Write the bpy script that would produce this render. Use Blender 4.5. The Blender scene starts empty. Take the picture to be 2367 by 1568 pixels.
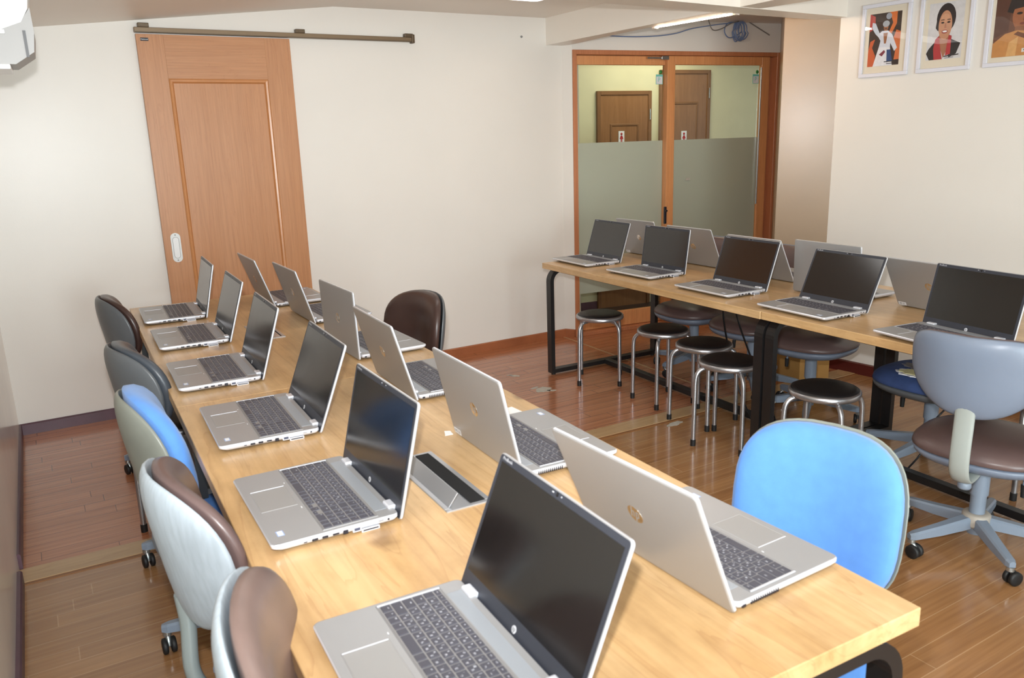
import bpy, bmesh, math, random
from mathutils import Vector, Matrix
random.seed(7)
PI = math.pi
scene = bpy.context.scene
COL = scene.collection

# ------------------------------------------------------------------ materials
def s2l(c):
    return c / 12.92 if c <= 0.04045 else ((c + 0.055) / 1.055) ** 2.4
def rgb(r, g, b):
    return (s2l(r / 255), s2l(g / 255), s2l(b / 255), 1.0)

def mat(name, col, rough=0.5, metal=0.0, var=0.0, vscale=8.0, spec=0.5, bump=0.0, bscale=200.0,
        coat=0.0, crough=0.1, stretch=(1, 1, 1), rvar=0.0, sheen=0.0):
    m = bpy.data.materials.new(name); m.use_nodes = True
    nt = m.node_tree; N = nt.nodes; L = nt.links
    p = N['Principled BSDF']
    p.inputs['Base Color'].default_value = col
    p.inputs['Roughness'].default_value = rough
    p.inputs['Metallic'].default_value = metal
    p.inputs['Specular IOR Level'].default_value = spec
    p.inputs['Coat Weight'].default_value = coat
    p.inputs['Coat Roughness'].default_value = crough
    p.inputs['Sheen Weight'].default_value = sheen
    tc = N.new('ShaderNodeTexCoord'); mp = N.new('ShaderNodeMapping')
    mp.inputs['Scale'].default_value = stretch
    L.new(tc.outputs['Object'], mp.inputs['Vector'])
    if var > 0 or rvar > 0:
        nz = N.new('ShaderNodeTexNoise'); nz.inputs['Scale'].default_value = vscale
        nz.inputs['Detail'].default_value = 5
        L.new(mp.outputs['Vector'], nz.inputs['Vector'])
    if var > 0:
        cr = N.new('ShaderNodeValToRGB')
        cr.color_ramp.elements[0].position = 0.3; cr.color_ramp.elements[1].position = 0.7
        cr.color_ramp.elements[0].color = tuple(c * (1 - var) for c in col[:3]) + (1,)
        cr.color_ramp.elements[1].color = tuple(min(1, c * (1 + var)) for c in col[:3]) + (1,)
        L.new(nz.outputs['Fac'], cr.inputs['Fac']); L.new(cr.outputs['Color'], p.inputs['Base Color'])
    if rvar > 0:
        mr = N.new('ShaderNodeMapRange')
        mr.inputs['To Min'].default_value = max(0.02, rough - rvar); mr.inputs['To Max'].default_value = rough + rvar
        L.new(nz.outputs['Fac'], mr.inputs['Value']); L.new(mr.outputs['Result'], p.inputs['Roughness'])
    if bump > 0:
        n2 = N.new('ShaderNodeTexNoise'); n2.inputs['Scale'].default_value = bscale
        n2.inputs['Detail'].default_value = 3
        L.new(mp.outputs['Vector'], n2.inputs['Vector'])
        b = N.new('ShaderNodeBump'); b.inputs['Strength'].default_value = bump; b.inputs['Distance'].default_value = 0.002
        L.new(n2.outputs['Fac'], b.inputs['Height']); L.new(b.outputs['Normal'], p.inputs['Normal'])
    return m

def emis(name, col, strength):
    m = bpy.data.materials.new(name); m.use_nodes = True
    p = m.node_tree.nodes['Principled BSDF']
    p.inputs['Base Color'].default_value = (0.8, 0.8, 0.8, 1)
    p.inputs['Emission Color'].default_value = col
    p.inputs['Emission Strength'].default_value = strength
    return m

def wood(name, c1, c2, c3, rough=0.35, axis='Y', scale=1.0, knots=True, coat=0.25, crough=0.15, kden=2.2):
    m = bpy.data.materials.new(name); m.use_nodes = True
    nt = m.node_tree; N = nt.nodes; L = nt.links; p = N['Principled BSDF']
    p.inputs['Roughness'].default_value = rough
    p.inputs['Coat Weight'].default_value = coat; p.inputs['Coat Roughness'].default_value = crough
    tc = N.new('ShaderNodeTexCoord'); mp = N.new('ShaderNodeMapping')
    L.new(tc.outputs['Object'], mp.inputs['Vector'])
    a = {'X': 0, 'Y': 1, 'Z': 2}[axis]
    st = [6.0, 6.0, 6.0]; st[a] = 0.45
    mp.inputs['Scale'].default_value = [v * scale for v in st]
    # broad flame figure
    n1 = N.new('ShaderNodeTexNoise'); n1.inputs['Scale'].default_value = 1.3; n1.inputs['Detail'].default_value = 4
    n1.inputs['Distortion'].default_value = 1.2
    L.new(mp.outputs['Vector'], n1.inputs['Vector'])
    wv = N.new('ShaderNodeMath'); wv.operation = 'MULTIPLY'; wv.inputs[1].default_value = 9.0
    L.new(n1.outputs['Fac'], wv.inputs[0])
    fr = N.new('ShaderNodeMath'); fr.operation = 'FRACT'; L.new(wv.outputs[0], fr.inputs[0])
    # fine grain
    mp2 = N.new('ShaderNodeMapping'); st2 = [70.0, 70.0, 70.0]; st2[a] = 2.2
    mp2.inputs['Scale'].default_value = [v * scale for v in st2]
    L.new(tc.outputs['Object'], mp2.inputs['Vector'])
    n2 = N.new('ShaderNodeTexNoise'); n2.inputs['Scale'].default_value = 1.0; n2.inputs['Detail'].default_value = 2
    L.new(mp2.outputs['Vector'], n2.inputs['Vector'])
    cr = N.new('ShaderNodeValToRGB'); e = cr.color_ramp.elements
    e[0].position = 0.25; e[0].color = c1; e[1].position = 0.75; e[1].color = c2
    L.new(n1.outputs['Fac'], cr.inputs['Fac'])
    mx = N.new('ShaderNodeMixRGB'); mx.blend_type = 'MIX'
    cr2 = N.new('ShaderNodeValToRGB'); cr2.color_ramp.elements[0].position = 0.0; cr2.color_ramp.elements[1].position = 0.22
    cr2.color_ramp.elements[0].color = (0.30, 0.30, 0.30, 1); cr2.color_ramp.elements[1].color = (0, 0, 0, 1)
    L.new(fr.outputs[0], cr2.inputs['Fac'])
    L.new(cr2.outputs['Color'], mx.inputs['Fac']); L.new(cr.outputs['Color'], mx.inputs['Color1'])
    mx.inputs['Color2'].default_value = c3
    mx2 = N.new('ShaderNodeMixRGB'); mx2.blend_type = 'MULTIPLY'
    cr3 = N.new('ShaderNodeValToRGB'); cr3.color_ramp.elements[0].position = 0.3; cr3.color_ramp.elements[1].position = 0.65
    cr3.color_ramp.elements[0].color = (0.90, 0.87, 0.83, 1); cr3.color_ramp.elements[1].color = (1.03, 1.02, 1.0, 1)
    L.new(n2.outputs['Fac'], cr3.inputs['Fac'])
    mx2.inputs['Fac'].default_value = 1.0
    L.new(mx.outputs['Color'], mx2.inputs['Color1']); L.new(cr3.outputs['Color'], mx2.inputs['Color2'])
    last = mx2
    if knots:
        n5 = N.new('ShaderNodeTexNoise'); n5.inputs['Scale'].default_value = 3.4; n5.inputs['Detail'].default_value = 6; n5.inputs['Roughness'].default_value = 0.65
        mp5 = N.new('ShaderNodeMapping'); st5 = [1.6, 1.6, 1.6]; st5[a] = 0.8; mp5.inputs['Scale'].default_value = st5
        L.new(tc.outputs['Object'], mp5.inputs['Vector']); L.new(mp5.outputs['Vector'], n5.inputs['Vector'])
        c5 = N.new('ShaderNodeValToRGB'); c5.color_ramp.elements[0].position = 0.32; c5.color_ramp.elements[1].position = 0.62
        c5.color_ramp.elements[0].color = (0.74, 0.70, 0.64, 1); c5.color_ramp.elements[1].color = (1.05, 1.05, 1.05, 1)
        L.new(n5.outputs['Fac'], c5.inputs['Fac'])
        m5 = N.new('ShaderNodeMixRGB'); m5.blend_type = 'MULTIPLY'; m5.inputs['Fac'].default_value = 1.0
        L.new(last.outputs['Color'], m5.inputs['Color1']); L.new(c5.outputs['Color'], m5.inputs['Color2']); last = m5
    if knots:
        mp3 = N.new('ShaderNodeMapping'); st3 = [1.9, 1.9, 1.9]; st3[a] = 1.2
        mp3.inputs['Scale'].default_value = [v * kden / 2.2 for v in st3]
        L.new(tc.outputs['Object'], mp3.inputs['Vector'])
        wz = N.new('ShaderNodeTexNoise'); wz.inputs['Scale'].default_value = 12; L.new(tc.outputs['Object'], wz.inputs['Vector'])
        ad = N.new('ShaderNodeMixRGB'); ad.blend_type = 'ADD'; ad.inputs['Fac'].default_value = 0.10
        L.new(mp3.outputs['Vector'], ad.inputs['Color1']); L.new(wz.outputs['Color'], ad.inputs['Color2'])
        vo = N.new('ShaderNodeTexVoronoi'); vo.inputs['Scale'].default_value = 1.6
        L.new(ad.outputs['Color'], vo.inputs['Vector'])
        kr = N.new('ShaderNodeValToRGB'); ke = kr.color_ramp.elements
        ke[0].position = 0.0; ke[0].color = (0.75, 0.75, 0.75, 1); ke[1].position = 0.13; ke[1].color = (0, 0, 0, 1)
        k2 = ke.new(0.065); k2.color = (0.85, 0.85, 0.85, 1)
        L.new(vo.outputs['Distance'], kr.inputs['Fac'])
        mk = N.new('ShaderNodeMixRGB'); L.new(kr.outputs['Color'], mk.inputs['Fac'])
        L.new(last.outputs['Color'], mk.inputs['Color1']); mk.inputs['Color2'].default_value = tuple(v * 0.45 for v in c3[:3]) + (1,)
        last = mk
    L.new(last.outputs['Color'], p.inputs['Base Color'])
    b = N.new('ShaderNodeBump'); b.inputs['Strength'].default_value = 0.08; b.inputs['Distance'].default_value = 0.001
    L.new(n2.outputs['Fac'], b.inputs['Height']); L.new(b.outputs['Normal'], p.inputs['Normal'])
    return m

def planks(name, c1, c2, gap, line, width=0.9, row=0.075, rough=0.22, grain=0.12, msize=0.0016):
    m = bpy.data.materials.new(name); m.use_nodes = True
    nt = m.node_tree; N = nt.nodes; L = nt.links; p = N['Principled BSDF']
    tc = N.new('ShaderNodeTexCoord'); mp = N.new('ShaderNodeMapping')
    mp.inputs['Rotation'].default_value = (0, 0, -0.036)
    L.new(tc.outputs['Object'], mp.inputs['Vector'])
    br = N.new('ShaderNodeTexBrick')
    br.inputs['Scale'].default_value = 1.0; br.inputs['Brick Width'].default_value = width
    br.inputs['Row Height'].default_value = row; br.inputs['Mortar Size'].default_value = msize
    br.inputs['Mortar Smooth'].default_value = 0.1
    br.offset = 0.0; br.squash = 1.0
    sx = N.new('ShaderNodeSeparateXYZ'); L.new(mp.outputs['Vector'], sx.inputs[0])
    dv = N.new('ShaderNodeMath'); dv.operation = 'DIVIDE'; dv.inputs[1].default_value = row; L.new(sx.outputs['Y'], dv.inputs[0])
    flr = N.new('ShaderNodeMath'); flr.operation = 'FLOOR'; L.new(dv.outputs[0], flr.inputs[0])
    wn = N.new('ShaderNodeTexWhiteNoise'); wn.noise_dimensions = '1D'; L.new(flr.outputs[0], wn.inputs['W'])
    sh = N.new('ShaderNodeMath'); sh.operation = 'MULTIPLY_ADD'; sh.inputs[1].default_value = width; L.new(wn.outputs['Value'], sh.inputs[0]); L.new(sx.outputs['X'], sh.inputs[2])
    cx_ = N.new('ShaderNodeCombineXYZ'); L.new(sh.outputs[0], cx_.inputs['X']); L.new(sx.outputs['Y'], cx_.inputs['Y'])
    br.inputs['Color1'].default_value = c1; br.inputs['Color2'].default_value = c2; br.inputs['Mortar'].default_value = gap
    L.new(cx_.outputs[0], br.inputs['Vector'])
    mp2 = N.new('ShaderNodeMapping'); mp2.inputs['Scale'].default_value = (2.5, 60, 1)
    L.new(mp.outputs['Vector'], mp2.inputs['Vector'])
    nz = N.new('ShaderNodeTexNoise'); nz.inputs['Scale'].default_value = 1.0; nz.inputs['Detail'].default_value = 4
    L.new(mp2.outputs['Vector'], nz.inputs['Vector'])
    cr = N.new('ShaderNodeValToRGB'); cr.color_ramp.elements[0].position = 0.3; cr.color_ramp.elements[1].position = 0.7
    cr.color_ramp.elements[0].color = (1 - grain * 2, 1 - grain * 2.3, 1 - grain * 2.6, 1); cr.color_ramp.elements[1].color = (1 + grain, 1 + grain, 1 + grain, 1)
    L.new(nz.outputs['Fac'], cr.inputs['Fac'])
    mx = N.new('ShaderNodeMixRGB'); mx.blend_type = 'MULTIPLY'; mx.inputs['Fac'].default_value = 1
    L.new(br.outputs['Color'], mx.inputs['Color1']); L.new(cr.outputs['Color'], mx.inputs['Color2'])
    L.new(mx.outputs['Color'], p.inputs['Base Color'])
    p.inputs['Roughness'].default_value = rough
    p.inputs['Coat Weight'].default_value = 0.35; p.inputs['Coat Roughness'].default_value = 0.08
    b = N.new('ShaderNodeBump'); b.inputs['Strength'].default_value = 0.25; b.inputs['Distance'].default_value = 0.0008
    inv = N.new('ShaderNodeMath'); inv.operation = 'SUBTRACT'; inv.inputs[0].default_value = 1.0
    L.new(br.outputs['Fac'], inv.inputs[1]); L.new(inv.outputs[0], b.inputs['Height'])
    L.new(b.outputs['Normal'], p.inputs['Normal'])
    return m

def glassmat(name, tint=(0.92, 0.95, 0.93, 1), refl=1.0, rough=0.02):
    m = bpy.data.materials.new(name); m.use_nodes = True
    nt = m.node_tree; N = nt.nodes; L = nt.links
    N.remove(N['Principled BSDF'])
    out = N['Material Output']
    tr = N.new('ShaderNodeBsdfTransparent'); tr.inputs['Color'].default_value = tint
    gl = N.new('ShaderNodeBsdfGlossy'); gl.inputs['Roughness'].default_value = rough
    fr = N.new('ShaderNodeFresnel'); fr.inputs['IOR'].default_value = 1.5
    ml = N.new('ShaderNodeMath'); ml.operation = 'MULTIPLY'; ml.inputs[1].default_value = refl
    ge = N.new('ShaderNodeNewGeometry'); iv = N.new('ShaderNodeMath'); iv.operation = 'SUBTRACT'; iv.inputs[0].default_value = 1.0
    L.new(ge.outputs['Backfacing'], iv.inputs[1])
    m0 = N.new('ShaderNodeMath'); m0.operation = 'MULTIPLY'
    L.new(fr.outputs['Fac'], m0.inputs[0]); L.new(iv.outputs[0], m0.inputs[1]); L.new(m0.outputs[0], ml.inputs[0])
    mx = N.new('ShaderNodeMixShader'); L.new(ml.outputs[0], mx.inputs['Fac'])
    L.new(tr.outputs[0], mx.inputs[1]); L.new(gl.outputs[0], mx.inputs[2]); L.new(mx.outputs[0], out.inputs['Surface'])
    return m

M = {}
M['wall'] = mat('wall_paint', rgb(233, 228, 221), 0.30, var=0.02, vscale=1.5, spec=0.28, bump=0.10, bscale=260)
M['wall_gloss'] = mat('wall_gloss_panel', rgb(242, 236, 226), 0.22, var=0.05, vscale=2.5, spec=0.5, bump=0.05, bscale=30, coat=0.25, crough=0.12)
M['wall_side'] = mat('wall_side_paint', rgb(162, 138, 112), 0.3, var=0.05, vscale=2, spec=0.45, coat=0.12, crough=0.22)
M['ceil'] = mat('ceiling_paint', rgb(240, 231, 220), 0.45, var=0.02, vscale=2)
M['beam'] = mat('beam_paint', rgb(244, 237, 227), 0.4, var=0.02, vscale=2)
M['bb_purple'] = mat('skirting_purple_brown', rgb(92, 66, 76), 0.4, var=0.15, vscale=9)
M['bb_brown'] = mat('skirting_orange_brown', rgb(160, 96, 62), 0.35, var=0.1, vscale=9)
M['bb_red'] = mat('skirting_dark_red', rgb(84, 30, 26), 0.35, var=0.15, vscale=9)
M['floor_red'] = planks('floor_red_planks', rgb(188, 126, 90), rgb(178, 114, 78), rgb(116, 68, 46), 0.1)
M['floor_tan'] = planks('floor_tan_planks', rgb(170, 126, 84), rgb(158, 114, 74), rgb(188, 150, 110), 0.1, grain=0.10, width=1.2, row=0.078)
M['strip'] = wood('threshold_wood', rgb(196, 164, 124), rgb(180, 148, 108), rgb(140, 104, 70), 0.35, 'X', 1.0, False)
M['strip_edge'] = mat('threshold_edge', rgb(140, 94, 54), 0.4, var=0.1)
M['table'] = wood('table_oak', rgb(218, 186, 142), rgb(200, 162, 112), rgb(164, 118, 76), 0.33, 'Y', 1.0, True, coat=0.2, crough=0.25)
M['black_metal'] = mat('black_powder_coat', rgb(26, 25, 26), 0.4, 0.0, bump=0.05, bscale=500)
M['door_wood'] = wood('sliding_door_wood', rgb(192, 138, 96), rgb(186, 130, 86), rgb(172, 112, 72), 0.4, 'Z', 2.0, False, coat=0.05)
M['door_wood_h'] = wood('sliding_door_wood_cross', rgb(192, 138, 96), rgb(186, 130, 86), rgb(172, 112, 72), 0.4, 'X', 2.0, False, coat=0.05)
M['door_mould'] = mat('door_moulding', rgb(196, 134, 84), 0.3, var=0.06, coat=0.2)
M['frame_wood'] = wood('door_frame_wood', rgb(224, 160, 108), rgb(214, 148, 96), rgb(192, 124, 74), 0.4, 'Z', 2.0, False, coat=0.05)
M['frame_dark'] = wood('door_jamb_wood', rgb(196, 130, 92), rgb(186, 118, 80), rgb(160, 98, 62), 0.4, 'Z', 2.0, False, coat=0.05)
M['rail'] = mat('rail_brown', rgb(128, 108, 84), 0.4, 0.3)
M['rail_dark'] = mat('rail_bracket', rgb(98, 82, 62), 0.4, 0.3)
M['white_pl'] = mat('white_plastic', rgb(236, 236, 236), 0.3)
M['ivory_pl'] = mat('ivory_plastic', rgb(226, 228, 228), 0.35)
M['grey_pl'] = mat('grey_plastic', rgb(150, 148, 146), 0.4)
M['grey_dark'] = mat('grey_slot', rgb(88, 88, 90), 0.5)
M['silver'] = mat('laptop_silver', rgb(166, 167, 170), 0.36, 0.35, spec=0.5, bump=0.02, bscale=900)
M['silver_lid'] = mat('laptop_lid_silver', rgb(168, 168, 169), 0.38, 0.35, spec=0.5, bump=0.02, bscale=900)
M['silver_edge_glint'] = mat('laptop_polished_edge_glint', rgb(226, 229, 238), 0.24, 0.35)  # polished metal, brightened so the flash glint on edges is in the colour
M['pad'] = mat('touchpad_silver', rgb(164, 164, 165), 0.40, 0.35)
M['kbd'] = mat('keyboard_deck', rgb(150, 150, 152), 0.4, 0.4)
M['key'] = mat('key_black', rgb(74, 74, 84), 0.5)
M['legend'] = mat('key_legend', rgb(226, 230, 240), 0.6)
M['strip_spk'] = mat('speaker_strip', rgb(176, 184, 194), 0.45, 0.5, bump=0.2, bscale=1500)
M['bezel'] = mat('bezel_black', rgb(50, 53, 62), 0.42)
M['screen'] = mat('screen_off', rgb(16, 15, 16), 0.15, spec=0.9, rvar=0.03, vscale=30)
M['port'] = mat('port_dark', rgb(26, 28, 40), 0.4)
M['port_blue'] = mat('port_vga', rgb(70, 76, 96), 0.4)
M['chrome'] = mat('chrome_emblem', rgb(232, 224, 214), 0.08, 1.0)
M['logo_white'] = mat('logo_white', rgb(206, 208, 214), 0.4)
M['logo_dark'] = mat('logo_dark', rgb(48, 50, 56), 0.4)
M['sticker_w'] = mat('sticker_white', rgb(232, 234, 238), 0.5)
M['sticker_b'] = mat('sticker_blue', rgb(150, 172, 214), 0.5)
M['ink'] = mat('ink_black', rgb(40, 40, 48), 0.6)
M['lens'] = mat('lens_dark', rgb(14, 14, 18), 0.1)
M['rubber'] = mat('black_rubber', rgb(24, 24, 25), 0.55)
M['brown_v'] = mat('brown_vinyl', rgb(98, 80, 78), 0.34, var=0.10, vscale=5, spec=0.5, bump=0.06, bscale=500)
M['brown_worn'] = mat('brown_vinyl_worn', rgb(124, 104, 98), 0.36, var=0.2, vscale=6, bump=0.06, bscale=500)
M['dark_brown_v'] = mat('dark_brown_vinyl', rgb(66, 48, 44), 0.33, var=0.1, vscale=5, bump=0.06, bscale=500)
M['char_v'] = mat('charcoal_vinyl', rgb(70, 76, 84), 0.36, var=0.2, vscale=4, bump=0.06, bscale=500)
M['blue_f'] = mat('blue_fabric', rgb(88, 144, 218), 0.85, var=0.05, vscale=30, bump=0.35, bscale=900, sheen=0.3)
M['blue_seat'] = mat('blue_fabric_seat', rgb(84, 136, 206), 0.85, var=0.05, vscale=30, bump=0.35, bscale=900)
M['navy_f'] = mat('navy_fabric', rgb(54, 76, 126), 0.85, var=0.15, vscale=20, bump=0.3, bscale=900)
M['foam'] = mat('yellow_foam', rgb(214, 210, 160), 0.9, var=0.12, vscale=40, bump=0.6, bscale=150)
M['lining'] = mat('torn_lining', rgb(220, 222, 226), 0.9)
M['worn_gr'] = mat('worn_grey_cloth', rgb(112, 108, 108), 0.9, var=0.15, vscale=25)
M['shell_bg'] = mat('shell_blue_grey', rgb(118, 129, 147), 0.35, var=0.05, vscale=6, bump=0.04, bscale=60)
M['shell_lg'] = mat('shell_scuffed_grey', rgb(170, 182, 192), 0.35, var=0.10, vscale=18, stretch=(1, 5, 1))
M['shell_dk'] = mat('shell_dark_grey', rgb(96, 100, 104), 0.35, var=0.06, vscale=6)
M['shell_gr'] = mat('shell_green_grey', rgb(132, 136, 128), 0.35, var=0.07, vscale=10)
M['frame_gr'] = mat('chair_frame_grey', rgb(128, 140, 156), 0.35, var=0.04)
M['frame_lt'] = mat('chair_bar_grey_green', rgb(160, 166, 162), 0.35, var=0.04)
M['tube_gr'] = mat('bent_tube_grey', rgb(150, 160, 160), 0.3, 0.3)
M['collar'] = mat('hub_collar', rgb(166, 158, 148), 0.5)
M['steel'] = mat('stool_chrome', rgb(178, 178, 182), 0.3, 0.85)
M['stool_v'] = mat('black_vinyl', rgb(24, 23, 25), 0.42, bump=0.1, bscale=400)
M['zinc'] = mat('caster_zinc', rgb(170, 174, 174), 0.25, 0.8)
M['alu'] = mat('aluminium', rgb(200, 204, 210), 0.28, 0.75)
M['brush'] = mat('black_brush', rgb(14, 14, 15), 0.9, bump=0.9, bscale=700)
M['lamp'] = emis('lamp_diffuser', (1.0, 0.985, 0.96, 1), 3.6)
M['tube'] = emis('warm_tube', (1.0, 0.76, 0.56, 1), 100.0)
M['fixture'] = mat('fixture_white', rgb(226, 214, 204), 0.4)
M['glass'] = glassmat('door_glass')
M['pic_glass'] = glassmat('picture_glass', (1, 1, 1, 1), 1.0, 0.015)
M['film'] = mat('frosted_film', rgb(214, 208, 196), 0.35, spec=0.5, coat=0.5, crough=0.05)
M['teal'] = mat('sticker_teal', rgb(120, 206, 196), 0.5)
M['green'] = mat('mark_green', rgb(60, 140, 70), 0.5)
M['red'] = mat('sign_red', rgb(178, 40, 44), 0.5)
M['corr_wall'] = mat('corridor_paint', rgb(212, 206, 172), 0.5, var=0.03)
M['corr_door'] = wood('corridor_door_wood', rgb(150, 108, 72), rgb(138, 96, 60), rgb(120, 80, 48), 0.4, 'Z', 2.0, False)
M['corr_frame'] = mat('corridor_door_frame', rgb(128, 90, 58), 0.4, var=0.1)
M['corr_floor'] = mat('corridor_floor', rgb(56, 44, 40), 0.4, var=0.1)
M['blue_cable'] = mat('blue_cable', rgb(116, 136, 174), 0.5)
M['grey_cable'] = mat('grey_cable', rgb(132, 128, 122), 0.5)
M['white_cable'] = mat('white_cable', rgb(224, 222, 216), 0.5)
M['black_cable'] = mat('black_cable', rgb(22, 22, 24), 0.4)
M['card'] = mat('cardboard', rgb(176, 134, 74), 0.8, var=0.06)
M['tape'] = mat('torn_tape', rgb(188, 182, 170), 0.6, var=0.15, vscale=30)
M['paper'] = mat('white_paper', rgb(244, 244, 244), 0.8)
M['matboard'] = mat('mat_board', rgb(226, 216, 198), 0.7)
M['pframe'] = mat('picture_frame_white', rgb(222, 222, 232), 0.35)
M['outdoor'] = emis('outdoor_daylight', (0.86, 0.93, 1.0, 1), 3.0)
PICMATS = {}
def pm(r, g, b):
    k = (r, g, b)
    if k not in PICMATS: PICMATS[k] = mat('print_ink_%d' % len(PICMATS), rgb(r, g, b), 0.6, var=0.06, vscale=60)
    return PICMATS[k]

# ------------------------------------------------------------------ mesh builder
class MB:
    def __init__(s): s.v = []; s.f = []; s.m = []; s.s = []
    def add(s, vs, fs, mi=0, smooth=False, T=None):
        o = len(s.v)
        for v in vs:
            v = Vector(v)
            s.v.append(tuple(T @ v) if T is not None else tuple(v))
        for f in fs:
            s.f.append(tuple(i + o for i in f)); s.m.append(mi); s.s.append(smooth)
        return s
    def bm(s, bm, mi=0, smooth=False, T=None):
        bm.verts.index_update()
        s.add([v.co.copy() for v in bm.verts], [[v.index for v in f.verts] for f in bm.faces], mi, smooth, T)
        bm.free(); return s
    def box(s, x0, x1, y0, y1, z0, z1, mi=0, bev=0.0, seg=2, T=None, smooth=False):
        b = bmesh.new(); bmesh.ops.create_cube(b, size=1.0)
        for v in b.verts:
            v.co = Vector(((x0 + x1) / 2 + v.co.x * (x1 - x0), (y0 + y1) / 2 + v.co.y * (y1 - y0), (z0 + z1) / 2 + v.co.z * (z1 - z0)))
        if bev > 0:
            bmesh.ops.bevel(b, geom=b.edges[:], offset=bev, segments=seg, affect='EDGES', profile=0.5)
        return s.bm(b, mi, smooth, T)
    def loops(s, loops, mi=0, cap0=True, cap1=True, smooth=False, T=None, closed=True):
        n = len(loops[0]); vs = [p for l in loops for p in l]; fs = []
        for i in range(len(loops) - 1):
            for j in range(n if closed else n - 1):
                k = (j + 1) % n
                fs.append((i * n + j, i * n + k, (i + 1) * n + k, (i + 1) * n + j))
        s.add(vs, fs, mi, smooth, T)
        if cap0: s.add(loops[0], [tuple(reversed(range(n)))], mi, False, T)
        if cap1: s.add(loops[-1], [tuple(range(n))], mi, False, T)
        return s
    def tube(s, pts, r, n=10, mi=0, T=None, caps=True, ry=None):
        pts = [Vector(p) for p in pts]; loops = []
        t0 = (pts[1] - pts[0]).normalized()
        up = Vector((0, 0, 1)) if abs(t0.z) < 0.9 else Vector((1, 0, 0))
        nx = t0.cross(up).normalized()
        for i, p in enumerate(pts):
            if i == 0: t = t0
            elif i == len(pts) - 1: t = (pts[i] - pts[i - 1]).normalized()
            else: t = ((pts[i + 1] - pts[i]).normalized() + (pts[i] - pts[i - 1]).normalized()).normalized()
            nx = (nx - t * nx.dot(t)).normalized(); ny = t.cross(nx)
            rr = r[i] if isinstance(r, (list, tuple)) else r
            r2 = ry if ry is not None else rr
            loops.append([p + nx * (rr * math.cos(2 * PI * k / n)) + ny * (r2 * math.sin(2 * PI * k / n)) for k in range(n)])
        return s.loops(loops, mi, caps, caps, True, T)
    def cyl(s, p0, p1, r0, r1=None, n=20, mi=0, T=None):
        return s.tube([p0, p1], [r0, r0 if r1 is None else r1], n, mi, T)
    def lathe(s, prof, n=28, mi=0, T=None, smooth=True, cap0=True, cap1=True):
        loops = [[(r * math.cos(2 * PI * k / n), r * math.sin(2 * PI * k / n), z) for k in range(n)] for r, z in prof]
        return s.loops(loops, mi, cap0, cap1, smooth, T)
    def prism(s, poly, z0, z1, mi=0, T=None):
        return s.loops([[(x, y, z0) for x, y in poly], [(x, y, z1) for x, y in poly]], mi, True, True, False, T)
    def build(s, name, mats, parent=None, loc=(0, 0, 0), rot=(0, 0, 0)):
        me = bpy.data.meshes.new(name)
        me.from_pydata(s.v, [], s.f); 
        if not isinstance(mats, (list, tuple)): mats = [mats]
        for m in mats: me.materials.append(m)
        me.polygons.foreach_set('material_index', s.m)
        me.polygons.foreach_set('use_smooth', s.s)
        me.update()
        b = bmesh.new(); b.from_mesh(me); bmesh.ops.recalc_face_normals(b, faces=b.faces[:]); b.to_mesh(me); b.free()
        return link(name, me, parent, loc, rot)

def link(name, data, parent=None, loc=(0, 0, 0), rot=(0, 0, 0)):
    o = bpy.data.objects.new(name, data); COL.objects.link(o)
    o.location = loc; o.rotation_euler = rot
    if parent is not None: o.parent = parent
    return o
def empty(name, loc=(0, 0, 0), rz=0.0):
    o = link(name, None, None, loc, (0, 0, rz)); o.empty_display_size = 0.1; return o
def tag(o, label, cat, group=None):
    o['label'] = label; o['category'] = cat
    if group: o['group'] = group
    return o
def struct(o): o['kind'] = 'structure'; return o
def children(o): return KIDS.get(o.name, [])
def copy_tree(o, parent=None):
    c = o.copy(); COL.objects.link(c)
    if parent is not None: c.parent = parent
    for ch in list(o.children): copy_tree(ch, c)
    return c
def bez(p0, p1, p2, p3, n=10):
    out = []
    for i in range(n + 1):
        t = i / n; u = 1 - t
        out.append(tuple(u ** 3 * a + 3 * u * u * t * b + 3 * u * t * t * c + t ** 3 * d for a, b, c, d in zip(p0, p1, p2, p3)))
    return out
def smooth_path(pts, n=6):
    pts = [Vector(p) for p in pts]; out = []
    P = [pts[0] * 2 - pts[1]] + pts + [pts[-1] * 2 - pts[-2]]
    for i in range(1, len(P) - 2):
        for k in range(n):
            t = k / n
            out.append(0.5 * ((2 * P[i]) + (P[i + 1] - P[i - 1]) * t + (2 * P[i - 1] - 5 * P[i] + 4 * P[i + 1] - P[i + 2]) * t * t
                              + (3 * P[i] - P[i - 1] - 3 * P[i + 1] + P[i + 2]) * t ** 3))
    out.append(pts[-1]); return out
def rrect(x0, x1, y0, y1, r, n=4):
    out = []
    for cx, cy, a0 in ((x1 - r, y1 - r, 0), (x0 + r, y1 - r, PI / 2), (x0 + r, y0 + r, PI), (x1 - r, y0 + r, 1.5 * PI)):
        for k in range(n + 1):
            a = a0 + PI / 2 * k / n; out.append((cx + r * math.cos(a), cy + r * math.sin(a)))
    return out
def frame_T(P, d, up=(0, 0, 1)):
    """matrix whose x axis runs along d, z along up, y = up x d"""
    d = Vector(d).normalized(); up = Vector(up); y = up.cross(d).normalized(); z = d.cross(y)
    m = Matrix((d, y, z)).transposed().to_4x4(); m.translation = Vector(P); return m

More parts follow.
